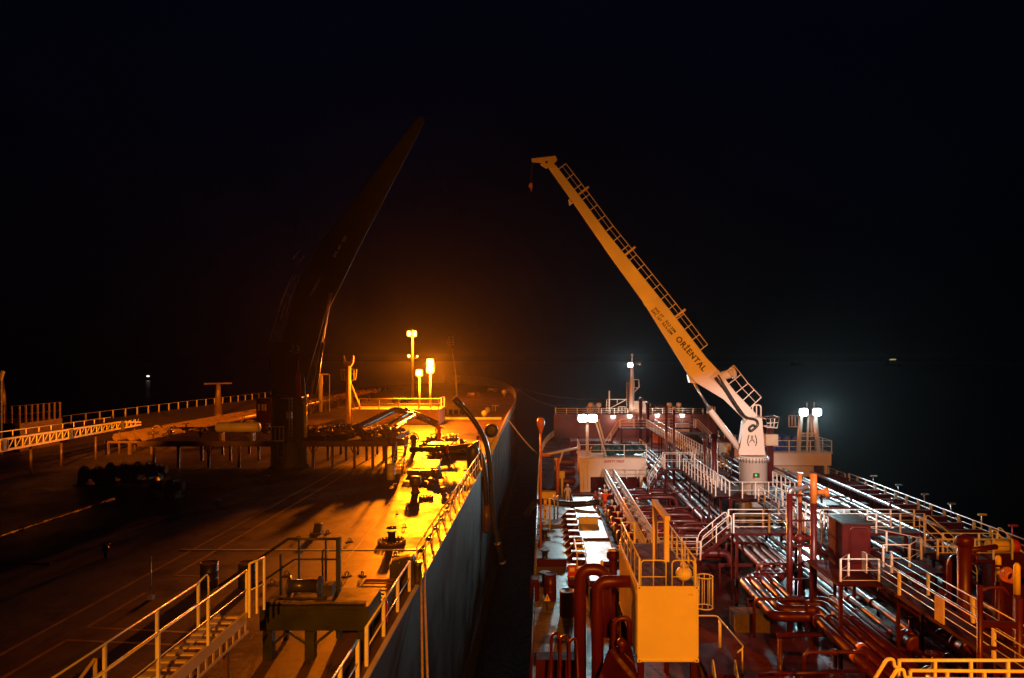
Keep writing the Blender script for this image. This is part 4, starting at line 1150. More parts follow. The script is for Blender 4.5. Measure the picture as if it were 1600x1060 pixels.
for s, lab in ((.9, 'thin'),):
    t = thing('hose_saddle', 'pale upright hose guide over the black hose near the rail', 'saddle', (1.15, 61.4, ZR))
    m_ = MB(); m_.tube([(1.0, 61.0, ZR), (1.0, 61.0, 10.6)], .07, 8); m_.tube([(1.3, 61.0, ZR), (1.3, 61.0, 10.6)], .07, 8); m_.build('posts', 'steel', t)
t = thing('paddle_post', 'tall orange lit post with rounded paddle head by the tanker rail', 'post', (-.14, 50, ZR))
p0 = at(845, 653, 50)
m_ = MB(); m_.tube([(p0.x, 50, ZR + .3), (p0.x, 50, p0.z - .8)], .075, 8); m_.build('shaft', 'orange', t)
m_ = MB(); m_.lathe((p0.x, 50, p0.z - 1.15), [(.08, 0), (.12, .2), (.26, .62), (.27, .9), (.2, 1.1), (.05, 1.18)], 16); m_.build('paddle_head', 'orange', t)
# near-left red frame of slanting bars
t = thing('hose_rack', 'red rack of slanted tubes beside the near rail of the tanker', 'rack', (1.1, 29, ZR))
m_ = MB()
for a in ((.35, 28.5), (.7, 28.2), (1.05, 27.9)): m_.tube(fillet([(a[0] - .1, a[1] - 3.4, ZR + .2), (a[0], a[1], 11.3), (a[0] + .3, a[1] + .3, 11.3), (a[0] + .35, a[1] - 1.5, ZR + .6)], .25), .06, 8)
m_.build('tubes', 'redpipe', t)
m_ = MB(); m_.bar((.1, 26.8, 9.9), (1.6, 26.8, 9.9), .1); m_.bar((.2, 26.8, ZR), (.2, 26.8, 9.9), .1); m_.bar((1.5, 26.8, ZR), (1.5, 26.8, 9.9), .1); m_.build('frame', 'red', t)
t = thing('mooring_fitting', 'red capped fitting on the tanker rail where its colour changes', 'fitting', (-.45, 40.4, ZR))
m_ = MB(); m_.box(-.72, -.2, 39.6, 40.6, ZR + .3, ZR + 1.5); m_.build('body', 'red', t, bevel=.1)
# small kit along the silver rail
for i, (lab, y) in enumerate((('black fairlead roller inside the silver rail nearest the red cap', 43.5), ('black fairlead roller inside the silver rail, middle one', 48.6), ('black fairlead roller inside the silver rail under the black hose', 54.5))):
    t = thing('fairlead_roller', lab, 'fairlead', (.1, y, ZR), 'fairlead rollers along the silver rail')
    m_ = MB(); m_.lathe((.15, y, ZR), [(.35, 0), (.35, .1), (.2, .2), (.2, .6), (.34, .72), (.34, .8)], 14); m_.build('roller', 'rubber', t)
    m_ = MB(); m_.box(-.3, .6, y - .5, y + .5, ZR + .004, ZR + .06); m_.build('base', 'red', t)
# tall stores behind the brackets: orange davit and red tanks left of the lettered deckhouse
t = thing('store_davit', 'orange arm davit reaching out beside the lettered deckhouse', 'davit', (1.6, 73.5, ZR))
m_ = MB(); m_.tube([(1.55, 72.5, ZR), (1.55, 72.5, 12.2)], .2, 10); m_.build('post', 'orange', t)
m_ = MB(); m_.tube([at(852, 711, 72.5), at(903, 700, 72.5)], .13, 8); m_.tube([(1.55, 72.5, 11.2), at(880, 705, 72.5)], .08, 8); m_.build('arm', 'boom', t)
m_ = MB(); p0 = at(853, 711, 72.5); m_.cbox(p0, .9, .3, .3); m_.build('arm_end', 'orange', t)
for i, (a, lab) in enumerate(((0, 'lowest red rounded tank stacked left of the lettered deckhouse'), (1, 'middle red rounded tank stacked left of the lettered deckhouse'), (2, 'topmost red rounded tank stacked left of the lettered deckhouse'))):
    t = thing('store_tank', lab, 'tank', (2.9, 77, ZR + i * 1.05), 'red tanks by the lettered deckhouse')
    m_ = MB(); m_.lathe((2.2, 77, ZR + .55 + i * 1.05), [(.1, -1.0), (.45, -.9), (.5, -.8), (.5, 1.2), (.45, 1.3), (.1, 1.4)], 16, 'x'); m_.build('shell', 'redpipe', t)
t = thing('orange_post', 'slim orange post in front of the red tanks', 'post', (.9, 70, ZR))
m_ = MB(); m_.tube([(1.95, 71, ZR), (1.95, 71, 10.8)], .12, 8); m_.box(1.7, 2.2, 70.9, 71.1, 10.4, 11.1); m_.build('shaft', 'yellow', t)
m_ = MB(); m_.box(-.1, 1.3, 69.5, 70.2, ZR + .002, ZR + .8); tag(m_.build('yellow_tub', 'yellow'), 'flat yellow tub beside the man in white', 'tub')

# ------------------------------------------------------------------ vent riser tower, red posts
t = thing('vent_tower', 'dark red tower of upright vent pipes with orange tops over the pipes', 'vent tower', (13.3, 36, ZR))
for x, y, ztop, r in ((12.62, 36.0, 15.6, .15), (13.3, 36.4, 16.55, .1), (13.85, 36.0, 16.6, .17)):
    m_ = MB(); m_.tube([(x, y, ZR), (x, y, ztop if ztop < 16 else ztop - 1.5)], r, 12); m_.build('riser', 'redpipe', t)
    if ztop > 16: m_ = MB(); m_.tube([(x, y, ztop - 1.5), (x, y, ztop)], r * 1.03, 12); m_.build('riser_top', 'orange', t)
m_ = MB()
for z in (11.2, 12.9, 14.2, 15.5): m_.bar((12.6, 36, z), (13.9, 36, z), .09)
m_.build('brace', 'red', t)
m_ = MB(); m_.tube(fillet([(12.62, 36, 15.5), (12.62, 36, 15.75), (13.6, 36.2, 15.9)], .2), .14, 10); m_.build('crossover', 'steel', t)
m_ = MB(); m_.lathe((14.05, 36, 15.65), [(.12, 0), (.12, .35), (.24, .36), (.24, .44)], 12, 'x'); m_.lathe((14.5, 36, 15.65), [(.26, 0), (.26, .06)], 12, 'x'); m_.build('valve', 'orange', t)
m_ = MB(); m_.sphere((13.1, 35.9, 13.3), .26, 12); m_.tube([(12.7, 36, 13.3), (13.8, 36, 13.3)], .12, 8); m_.build('pressure_valve', 'redpipe', t)
GP2 = 'slender red posts around the far catwalk'
for lab, a, top, Y in (('thin dark red post left of the catwalk under the forecastle lamps', 1041, 640, 70), ('thicker dark red post crossing the far catwalk rail', 1053, 640, 68),
                       ('dark red post rising by the end of the cross walkway ahead of the crane', 1101, 690, 61), ('square dark red post left of the crane cylinder', 1116, 684, 60)):
    p0 = at(a, top, Y)
    t = thing('vent_post', lab, 'post', (p0.x, Y, ZR), GP2)
    r_ = .12 if a != 1116 else .25
    m_ = MB(); m_.tube([(p0.x, Y, ZR), p0], r_, 10); m_.build('shaft', 'redpipe', t)
    m_ = MB(); m_.lathe(p0, [(r_ * 1.5, 0), (r_ * 1.6, .15), (r_, .3)], 10); m_.build('cap', 'cream' if a == 1053 else 'redpipe', t)
for lab, a, top, Y in (('red post rising beside the bow mast foot', 1001, 625, 118), ('brown post with pale cap right of the bow mast', 1012, 632, 117)):
    p0 = at(a, top, Y)
    t = thing('vent_post', lab, 'post', (p0.x, Y, ZR), GP2)
    m_ = MB(); m_.tube([(p0.x, Y, ZR), p0], .3, 10); m_.build('shaft', 'redpipe', t)
    m_ = MB(); m_.lathe(p0, [(.4, 0), (.42, .25), (.2, .45)], 10); m_.build('cap', 'brown', t)
# clutter far under the forecastle: white locker, orange box, dark lockers
for lab, (a, b, Y), (w_, d_, h_), mt in (('orange tinted box under a forecastle lamp', (1029, 664, 116), (1.6, 1, 2.4), 'orange'), ('white lit locker below the forecastle lamp nearest the crane', (1067, 672, 112), (2.2, 1, 3.0), 'white'),
                                       ('dark brown hatch house between far catwalk and far right stairs', (1086, 690, 92), (3.4, 3, 3.3), 'brown'), ('pale green lit locker behind the far catwalk rails', (1133, 684, 90), (1.6, 1, 1.6), 'cream'),
                                       ('red hatch house under the far left stairs', (976, 700, 96), (5.0, 3, 1.6), 'red'), ('dark red hatch house ahead of the lettered deckhouse', (925, 690, 100), (6.0, 3, 1.5), 'red')):
    p0 = at(a, b, Y)
    t = thing('deck_box', lab, 'locker', (p0.x, Y, ZR))
    m_ = MB(); m_.box(p0.x - w_ / 2, p0.x + w_ / 2, Y, Y + d_, ZR + .003, ZR + .003 + h_ + max(0, p0.z - ZR - h_ / 2) * .5); m_.build('body', mt, t, bevel=.05)
    m_ = MB(); m_.box(p0.x - w_ * .2, p0.x + w_ * .2, Y - .05, Y - .003, ZR + .15, ZR + h_ * .8); m_.build('door', mt, t)
# orange coil and tool bar in front of the crane platform
p0 = onz(1150, 783, 10.4)
t = thing('yellow_tool', 'yellow handled bar lying in front of the crane platform', 'tool', p0)
m_ = MB(); m_.tube([p0 + V((-.5, .6, .1)), p0 + V((.5, -.8, .1))], .09, 8); m_.build('bar', 'yellow', t)
m_ = MB(); m_.cbox(p0 + V((-.5, .6, .1)), .4, .3, .35); m_.build('head', 'blue', t)

# ------------------------------------------------------------------ outer side of the tanker
t = thing('side_longitudinal', 'long lit pipe rail along the inner line of the outer side deck', 'pipe rail', (29.6, 60, 9.9))
m_ = MB(); m_.tube([(29.7, 36, 9.9), (29.7, 79, 9.9)], .16, 10); m_.build('pipe_body', 'steel', t)
for y in range(38, 79, 5): m_ = MB(); m_.bar((29.7, y, ZR), (29.7, y, 9.75), .14); m_.build('leg', 'red', t)
src = None
for i in range(20):
    y = 34.5 + i * 2.3
    lab = f'one of the transverse beams joining the pipe rail to the outer ship side'
    if src is None:
        src = thing('transverse_beam', lab, 'beam', (31.3, y, 9.55), 'transverse beams along the outer side')
        m_ = MB(); m_.box(29.95, 33.0, y - .14, y + .14, 9.5, 9.62); m_.build('flange', 'red', src)
        m_ = MB(); m_.box(29.95, 33.0, y - .03, y + .03, ZR, 9.498); m_.build('web', 'red', src)
    else: dup(src, (31.3, y, 9.55), lab)
GO = 'small fittings topping the outer rail'
for i, y in enumerate((71, 66, 61.5, 57.5, 53.5, 50)):
    lab = f'{ORD[i]} small fitting above the outer rail counting from the twin floodlight tower'
    t = thing('rail_fitting', lab, 'fitting', (33.3, y, 9.9), GO)
    m_ = MB(); m_.tube([(33.35, y, 9.0), (33.35, y, 10.6)], .05, 6); m_.box(33.1, 33.7, y - .1, y + .1, 10.55, 10.68); m_.build('bracket', 'steel' if i < 4 else ('yellow' if i == 4 else 'redbright'), t)
c = at(1566, 853, 36.5)
t = thing('yellow_drum', 'yellow drum with red end lying by the white ladder on the outer deck', 'drum', c)
m_ = MB(); m_.lathe(c, [(.3, -.75), (.33, -.72), (.33, .45)], 18, 'x'); m_.build('shell', 'yellow', t)
m_ = MB(); m_.lathe(c, [(.335, .46), (.36, .5), (.36, .7), (.2, .85)], 18, 'x'); m_.build('end_cap', 'redbright', t)
m_ = MB(); m_.box(c.x - .8, c.x + .9, c.y - .4, c.y + .4, ZR, c.z - .3); m_.build('stand', 'red', t)
op = thing('outer_platform', 'flat dark platform under the yellow drum', 'platform', (26.6, 36, ZR))
mb = MB(); mb.box(24.0, 29.2, 33.2, 39.0, 11.55, 11.65); mb.build('floor', 'red', op)
for x, y in ((24.2, 33.4), (29, 33.4), (24.2, 38.8), (29, 38.8)): mb = MB(); mb.bar((x, y, ZR), (x, y, 11.55), .16); mb.build('leg', 'red', op)
railing('pale lit rail edging the outer platform in front of the yellow drum', [(24.1, 33.3, 11.65), (26.5, 33.3, 11.65), (29.1, 33.3, 11.65), (29.1, 38.8, 11.65)], sp=1.4, levels=(1., .5), h=.9)
# yellow topped posts with coils near the right edge
for lab, a, top, Y, r_ in (('yellow topped red post nearest the right edge of the catwalk side', 1589, 880, 25, .11), ('shorter yellow topped post standing left of the tallest one', 1560, 868, 30, .11)):
    p0 = at(a, top, Y)
    t = thing('yellow_topped_post', lab, 'post', (p0.x, Y, ZR), 'yellow topped posts')
    m_ = MB(); m_.tube([(p0.x, Y, ZR), (p0.x, Y, p0.z - 1.1)], r_ * 1.1, 12); m_.build('shaft', 'redpipe', t)
    m_ = MB(); m_.tube([(p0.x, Y, p0.z - 1.1), (p0.x, Y, p0.z - .1), (p0.x, Y, p0.z)], [r_, r_, r_ * .5], 12); m_.build('top', 'yellow', t)
p0 = at(1573, 898, 28)
t = thing('orange_coil', 'orange rope coil slung between the yellow topped posts', 'coil', p0)
m_ = MB()
for k in range(4): m_.ring(p0 + V((k * .07, 0, -.04 * k)), .27 - .02 * k, .04, 'y', 16, 6)
m_.build('coil', 'orange', t)
m_ = MB(); m_.tube([p0 + V((-.5, .2, .3)), p0 + V((.9, .2, .2))], .05, 6); m_.bar((p0.x, 28.3, ZR), (p0.x, 28.3, p0.z + .2), .1); m_.build('bar', 'red', t)
t = thing('pipe_gantry', 'red goalpost gantry of uprights and rungs at the lower right', 'frame', (15.9, 24, ZR))
for a in (1531, 1592):
    p0 = at(a, 915 if a < 1560 else 935, 23.2)
    m_ = MB(); m_.tube([(p0.x, 23.2, ZR), p0], .09 if a < 1560 else .12, 12); m_.build('upright', 'redpipe', t)
m_ = MB()
for yy in (975, 1012): m_.bar(at(1531, yy, 23.2), at(1592, yy + 2, 23.2), .14, .2 if yy == 975 else .1)
m_.build('crossbar', 'red', t)
m_ = MB(); m_.tube(fillet([at(1531, 925, 23.4), at(1545, 918, 23.4), at(1568, 918, 23.4), at(1576, 930, 23.4)], .15), .05, 8); m_.build('arched_bar', 'redpipe', t)
t = thing('red_standpipe', 'dark red capped standpipe right of the outer catwalk rail', 'standpipe', (0, 0, 0)); tz = at(1507, 842, 30); t.location = (tz.x, 30, ZR); OFF[t.name] = V((tz.x, 30, ZR))
m_ = MB(); m_.tube([(tz.x, 30, ZR), (tz.x, 30, tz.z)], .28, 14); m_.build('shaft', 'redpipe', t)
m_ = MB(); m_.lathe(tz, [(.34, -.3), (.36, 0), (.3, .1), (.1, .16)], 14); m_.tube([tz + V((.2, 0, -.5)), tz + V((1.6, .4, -.45))], .12, 8); m_.build('cap', 'redpipe', t)
p0 = at(1487, 872, 31)
t = thing('red_standpipe', 'shorter dark red bent standpipe beside the capped one', 'standpipe', (p0.x, 31, ZR))
m_ = MB(); m_.tube(fillet([(p0.x, 31, ZR), (p0.x, 31, p0.z), (p0.x + .9, 31, p0.z)], .35), .2, 12); m_.build('shaft', 'redpipe', t)
m_ = MB(); m_.lathe((p0.x + .95, 31, p0.z), [(.3, -.06), (.3, .06)], 14, 'x'); m_.build('flange', 'redpipe', t)
# nearest white rail at the bottom right
t = thing('near_railing', 'nearest orange lit double railing with curved ends at the bottom right', 'railing', (7.4, 12, 16.3))
Yn = 12.0
m_ = MB(); m_.tube(px([(1405, 1032), (1700, 1032)], Yn), .03, 8); m_.build('handrail', 'railwhite', t)
m_ = MB(); m_.tube(px([(1405, 1075), (1700, 1075)], Yn), .022, 6); m_.build('middle_rail', 'railwhite', t)
src = None
for a in (1405, 1461, 1517, 1575):
    m_ = MB(); m_.bar(at(a, 1031, Yn), at(a, 1140, Yn), .045); m_.build('post', 'railwhite', t)
m_ = MB(); m_.tube(px([(1422, 1048), (1700, 1050)], Yn - .35), .03, 8); m_.build('handrail', 'railwhite', t)
m_ = MB(); m_.tube(px([(1422, 1060), (1700, 1062)], Yn - .35), .02, 6); m_.build('middle_rail', 'railwhite', t)
for a in (1422, 1480, 1538): m_ = MB(); m_.bar(at(a, 1048, Yn - .35), at(a, 1140, Yn - .35), .045); m_.build('post', 'railwhite', t)
for dx, dy, Y_ in ((0, 0, Yn), (16, 16, Yn - .35)):
    m_ = MB(); m_.tube(fillet(px([(1405 + dx, 1043 + dy), (1398 + dx, 1043 + dy), (1396 + dx, 1030 + dy), (1386 + dx, 1030 + dy), (1352 + dx, 1085 + dy)], Y_), .1), .03, 8); m_.build('curved_end', 'railwhite', t)
mb = MB(); mb.box(5.5, 9.5, 11.3, 12.3, 15.9, 16.0)
tag(mb.build('lower_bridge_deck', 'red', t), kind=None)

# ================================================================== dark crude carrier (left)
XL, XF = -4.9, -64.9
outL = [(XF, -30), (XL, -30), (XL, 128), (-5.6, 150), (-7.2, 176), (-11.5, 205), (-19, 232), (-29, 250), (-35, 253), (-41, 250), (-51, 232), (-58, 205), (-62.6, 176), (-64.2, 150), (XF, 128)]
sl = thing('tanker_ship', 'huge dark hulled tanker with brown deck filling the left half', 'ship', (-34.9, 60, 0))
hull_sheet(outL, -2, ZL + .02).build('hull', 'hull', sl)
mb = MB(); mb.add([(x, y, ZL) for x, y in outL], [tuple(range(len(outL)))]); mb.build('deck', 'deckL', sl)
m_ = MB(); m_.add([(XL + .02, -30, -1.5), (XL + .02, 128, -1.5), (XL + .02, 128, 2.9), (XL + .02, -30, 2.9), (XL + .004, -30, -1.5), (XL + .004, 128, -1.5), (XL + .004, 128, 2.9), (XL + .004, -30, 2.9)], [(0, 1, 2, 3), (4, 7, 6, 5), (3, 2, 6, 7), (0, 4, 5, 1)]); m_.build('boot_topping', 'boottop', sl)
bl = [(x, y) for x, y in outL[2:9]]; bl = [(XL, 70), (XL, 100)] + bl
m_ = MB()
hts = [.05, 1.0, 1.1, 1.3, 1.6, 2.2, 2.8, 3.0, 3.0]
for (a, ha), (b, hb) in zip(zip(bl, hts), list(zip(bl, hts))[1:]):
    m_.add([(a[0], a[1], ZL + .02), (b[0], b[1], ZL + .02), (b[0], b[1], ZL + hb), (a[0], a[1], ZL + ha), (a[0] - .25, a[1], ZL + .02), (b[0] - .25, b[1], ZL + .02), (b[0] - .25, b[1], ZL + hb), (a[0] - .25, a[1], ZL + ha)],
           [(0, 1, 2, 3), (4, 7, 6, 5), (3, 2, 6, 7)])
m_.build('bulwark', 'cream', sl)
m_ = MB(); m_.box(XL - .12, XL + .03, -10, 70, ZL + .021, ZL + .09); m_.build('gunwale', 'cream', sl)
# painted deck lines
mb = MB()
def line(x0_, y0_, x1_, y1_, w_=.14):
    a, b = V((x0_, y0_, ZL + .004)), V((x1_, y1_, ZL + .004)); d = (b - a).normalized(); n = V((d.y, -d.x, 0)) * w_ / 2
    mb.add([a - n, b - n, b + n, a + n], [(0, 1, 2, 3)])
line(-16.45, 12, -16.45, 64); line(-15.3, 29.2, -15.3, 64); line(-15.3, 29.2, -13.8, 29.0)
line(-15.2, 12, -15.2, 22.4); line(-15.2, 22.47, -11.5, 22.1); line(-15.25, 23.6, -15.25, 27); line(-15.25, 23.53, -11.5, 23.1)
line(-8.75, 31, -9.3, 44, .1)
tag(mb.build('deck_marking', 'markline'), kind='structure')
mb = MB(); mb.box(-17, XL - .9, 33.0, 33.14, ZL + .001, ZL + .022); tag(mb.build('weld_ridge', 'cream'), 'thin straight ridge across the deck behind the green gantry', 'ridge')
mb = MB(); mb.box(-22, XL - 1.2, 103.6, 104.0, ZL + .001, ZL + .28)
tag(mb.build('breakwater', 'cream'), 'low transverse ridge crossing the brown deck ahead of the manifold', 'breakwater')

# side rails
kw = dict(levels=(1., .5), mat='railwhite', r=.028, pw=.06)
railing('sodium lit side rail of the dark tanker from the fairlead to the hoses', [(XL - .25, 28.8, ZL), (XL - .25, 58, ZL)], sp=2.1, h=1.3, **kw)
railing('short stretch of side rail between the fairlead and the green gantry', [(XL - .25, 20.6, ZL), (XL - .25, 27.2, ZL)], sp=2.0, h=1.15, levels=(1., .45), mat='railwhite', r=.03, pw=.1)
railing('nearest short side rail of the dark tanker at the bottom of the view', [(XL - .25, 14.5, ZL), (XL - .25, 19.6, ZL)], sp=1.7, h=1.15, levels=(1., .45), mat='railwhite', r=.03, pw=.1)
railing('faint far side rail along the other edge of the dark tanker', [(XF + .3, 52, ZL), (XF + .3, 128, ZL), (XF + 2.6, 176, ZL)], sp=3.2, h=1.2, levels=(1.,), mat='cream', pw=.15, r=.02)
# rail stays (slanted braces)
src = None
for i in range(13):
    y = 31.0 + i * 2.1
    if src is None:
        src = thing('rail_stay', 'one of the dark slanted stays bracing the sodium lit side rail', 'stay', (XL - .6, y, ZL), 'stays bracing the side rail')
        m_ = MB(); m_.tube([(XL - .75, y, ZL), (XL - .55, y, ZL + .55), (XL - .3, y, ZL + .8)], .045, 6); m_.build('strut', 'brown', src)
        m_ = MB(); m_.box(XL - .95, XL - .6, y - .12, y + .12, ZL + .003, ZL + .06); m_.build('foot', 'brown', src)
    else: dup(src, (XL - .6, y, ZL), 'one of the dark slanted stays bracing the sodium lit side rail')

# fairlead with mooring lines
t = thing('fairlead', 'black roller fairlead frame standing at the near hull edge', 'fairlead', (XL - .55, 28, ZL))
m_ = MB(); m_.prism([(XL - 1.15, 27.7, ZL), (XL - 1.15, 27.7, ZL + .85), (XL - 1.0, 27.7, ZL + 1.02), (XL - .35, 27.7, ZL + 1.2), (XL - .2, 27.7, ZL + 1.15), (XL - .12, 27.7, ZL)], (0, .5, 0)); m_.build('frame', 'darksteel', t, bevel=.06)
m_ = MB(); m_.lathe((XL - .05, 27.9, ZL + .05), [(.2, 0), (.15, .2), (.15, .7), (.2, .9)], 14); m_.build('roller', 'darksteel', t)
m_ = MB(); m_.sphere((XL - .75, 27.68, ZL + .95), .04, 8); m_.build('stud', 'steel', t)
for lab, dx, dy in (('mooring rope dropping from the black fairlead, hull side strand', 0, 0), ('mooring rope dropping from the black fairlead, outer strand', .12, .25)):
    m_ = MB(); m_.tube(sag((XL + .1 + dx, 27.8, ZL + .5), (XL + 2.55 + dx * 2.2, 14.5 + dy, 6.5), .3), .045, 8)
    tag(m_.build('mooring_rope', 'rope'), lab, 'rope', 'mooring ropes at the fairlead')
p0 = onz(596, 945, ZL)
t = thing('grating_box', 'low open grating box on the deck beside the near side rail', 'box', (-6.2, 25.4, ZL))
m_ = MB()
for k in range(6): m_.box(-6.7, -5.6, 24.3 + k * .4, 24.5 + k * .4, ZL + .55, ZL + .62)
m_.box(-6.75, -6.68, 24.2, 26.7, ZL + .02, ZL + .65); m_.box(-5.6, -5.53, 24.2, 26.7, ZL + .02, ZL + .65); m_.box(-6.68, -5.6, 26.62, 26.7, ZL + .02, ZL + .65); m_.build('frame', 'brown', t)
m_ = MB(); m_.box(-6.5, -5.8, 24.5, 26.4, ZL + .02, ZL + .4); m_.build('infill', 'darksteel', t)
t = thing('extinguisher', 'red cylinder clipped to the near side rail', 'extinguisher', (-5.25, 23.6, ZL))
m_ = MB(); m_.lathe((-5.3, 23.6, ZL + .15), [(.1, 0), (.12, .05), (.12, .65), (.06, .75)], 12); m_.build('bottle', 'redbright', t)
m_ = MB(); m_.lathe((-5.3, 23.6, ZL + .92), [(.05, -.05), (.04, .1)], 8); m_.build('valve', 'steel', t)
# dark green gantry platform
g = thing('gantry_platform', 'dark green gantry platform on square legs with tall handrails', 'platform', (-7.2, 20, ZL))
m_ = MB(); m_.box(-8.45, -5.2, 21.0, 22.7, 15.0, 15.1); m_.build('deck_plate', 'darkgreen', g)
m_ = MB(); m_.bar((-8.45, 21.08, 14.68), (-5.2, 21.08, 14.68), .14, .62); m_.bar((-8.45, 22.6, 14.8), (-5.2, 22.6, 14.8), .14, .38); m_.bar((-5.3, 21.16, 14.7), (-5.3, 22.52, 14.7), .2, .58); m_.build('beam', 'darkgreen', g)
for x, y in ((-8.2, 21.1), (-6.95, 21.1), (-5.36, 21.1), (-8.2, 22.5), (-6.5, 22.5), (-5.5, 22.5)):
    m_ = MB(); m_.bar((x, y, ZL), (x, y, 14.36), .28 if y < 22 else .13); m_.build('leg', 'darkgreen', g)
m_ = MB(); m_.bar((-7.7, 21.1, 14.36), (-7.08, 21.1, 13.95), .08); m_.bar((-6.3, 21.1, 14.36), (-6.8, 21.1, 13.95), .08); m_.bar((-8.05, 21.1, 13.95), (-7.6, 21.1, 14.36), .08); m_.build('knee_brace', 'darkgreen', g)
m_ = MB()
R_ = [(-10.3, 22.4, 15.25), (-8.1, 22.4, 16.75), (-6.55, 22.4, 16.75)]
m_.tube(R_, .045, 8); m_.build('handrail', 'darkgreen', g)
m_ = MB(); m_.tube([(-9.2, 22.4, 15.2), (-7.9, 22.4, 16.1), (-6.55, 22.4, 16.1)], .03, 8); m_.build('middle_rail', 'darkgreen', g)
m_ = MB(); m_.bar((-6.5, 22.4, 13.6), (-6.5, 22.4, 16.8), .13); m_.build('post', 'darkgreen', g)
for x in (-7.75, -8.15, -6.9): m_ = MB(); m_.bar((x, 22.4 - (.5 if x < -8 else 0), 15.1), (x, 22.4 - (.5 if x < -8 else 0), 16.72 if x > -8 else 16.4), .06); m_.build('post', 'darkgreen', g)
m_ = MB(); m_.tube(fillet([(-6.88, 22.0, 15.7), (-6.88, 22.0, 16.5), (-6.78, 22.0, 16.5), (-6.78, 22.0, 15.7)], .05), .03, 6, ); m_.build('link', 'darkgreen', g)
t = thing('gantry_winch', 'dark winch lying on the green gantry under its handrails', 'winch', (-7.4, 21.9, 15.1))
m_ = MB(); m_.lathe((-7.4, 21.9, 15.42), [(.28, -.5), (.32, -.45), (.2, -.44), (.2, .44), (.32, .45), (.32, .5)], 16, 'x'); m_.build('drum', 'darksteel', t)
m_ = MB(); m_.box(-8.1, -6.7, 21.6, 22.2, 15.104, 15.16); m_.box(-6.8, -6.5, 21.7, 22.1, 15.16, 15.5); m_.build('frame', 'darksteel', t)
t = thing('plank', 'loose pale planks laid along the green gantry top', 'plank', (-6.9, 21.3, 15.1))
m_ = MB()
for k, (x, a_) in enumerate(((-7.9, .06), (-6.9, -.05), (-5.85, .06))): m_.bar((x - .5, 21.25 + a_, 15.13), (x + .5, 21.3 - a_, 15.13), .18, .05)
m_.build('boards', 'wood', t)
# stowed accommodation ladder at the near left
t = thing('accommodation_ladder', 'stowed boarding ladder with treads and twin handrails at the near left', 'ladder', (-7.8, 15, 16.2))
for x in (-7.42, -8.1):
    m_ = MB(); m_.bar((x, 9.5, 16.02), (x, 17.6, 16.02), .06, .26); m_.build('side_beam', 'cream', t)
src = None
for k in range(22):
    y = 9.7 + k * .36
    if src is None: m_ = MB(); m_.box(-8.06, -7.46, y - .05, y + .05, 16.13, 16.17); src = m_.build('tread', 'cream', t); yy = y
    else: inst(src, t, (0, y - yy, 0))
m_ = MB()
for x in (-7.38,):
    for k in range(24): m_.box(x, x + .02, 9.6 + k * .34, 9.68 + k * .34, 15.7, 15.9)
    m_.box(x, x + .03, 9.5, 17.6, 15.64, 15.7)
m_.build('lattice_skirt', 'cream', t)
rail_parts(t, [(-7.4, 9.5, 16.15), (-7.4, 17.6, 16.15)], 1.05, (1., .55), 2.0, pw=.055, r=.02)
rail_parts(t, [(-8.12, 9.5, 16.15), (-8.12, 16.6, 16.15)], 1.05, (1., .55), 1.9, pw=.055, r=.02)
m_ = MB(); m_.tube(fillet([(-8.12, 16.6, 17.2), (-8.12, 17.1, 17.3), (-8.12, 17.1, 16.6)], .2), .022, 6); m_.build('curved_end', 'railwhite', t)
rail_parts(t, [(-7.35, 17.65, 16.0), (-7.2, 18.2, 16.0)], 1.35, (1., .5), .3, pw=.05)
m_ = MB(); m_.bar((-8.5, 12.2, 16.3), (-8.2, 12.9, 17.0), .07, .02); m_.bar((-8.2, 12.9, 16.2), (-8.2, 12.9, 17.0), .07, .02); m_.build('hinge_plate', 'cream', t)
for y in (11, 16.5):
    for x in (-8.1, -7.42): m_ = MB(); m_.bar((x, y, ZL), (x, y, 15.9), .1); m_.build('leg', 'brown', t)
for lab, a, b in (('dark lidded drum behind the boarding ladder handrail', 327, 917), ('dark lidded drum nearest the boarding ladder end', 386, 917)):
    c = onz(a, b, ZL)
    drum(lab, c, .33, .95, 'darksteel', 'brown')
c = onz(236, 937, ZL)
t = thing('sounding_post', 'slim post with a small box at its foot beside the deck lines', 'post', c)
m_ = MB(); m_.tube([c, c + V((0, 0, 1.6))], .018, 6); m_.build('shaft', 'steel', t)
m_ = MB(); m_.cbox(c + V((0, 0, .08)), .2, .2, .14); m_.build('box', 'cream', t)

# deck fittings on the lit deck
def mushroom(label, a, b, h, r_):
    c = onz(a, b, ZL)
    t = thing('mushroom_vent', label, 'ventilator', c, 'mushroom ventilators on the lit deck')
    m_ = MB(); m_.lathe(c, [(r_ * .8, 0), (r_ * .8, .06), (r_ * .6, .08), (r_ * .55, h * .6)], 16); m_.build('stem', 'brown', t)
    m_ = MB(); m_.lathe(c + V((0, 0, h * .5)), [(r_ * .9, 0), (r_, .04), (r_, h * .38), (r_ * .8, h * .48), (r_ * .2, h * .51)], 20); m_.build('cap', 'brown', t)
for a in (('tallest wide mushroom ventilator mirrored in the wet lit deck', 649, 770, 1.1, .4), ('low mushroom ventilator just left of the side rail on the lit deck', 693, 773, .5, .26),
          ('mushroom ventilator behind the tallest one near the dark box', 661, 747, .55, .28), ('mushroom ventilator in the middle of the cluster by the hatch box', 681, 752, .85, .28),
          ('rear mushroom ventilator of the cluster by the hatch box', 679, 743, .6, .28), ('short mushroom ventilator between tallest one and side rail', 673, 757, .45, .26),
          ('ventilator under the horizontal black hose', 697, 716, .9, .35)):
    mushroom(*a)
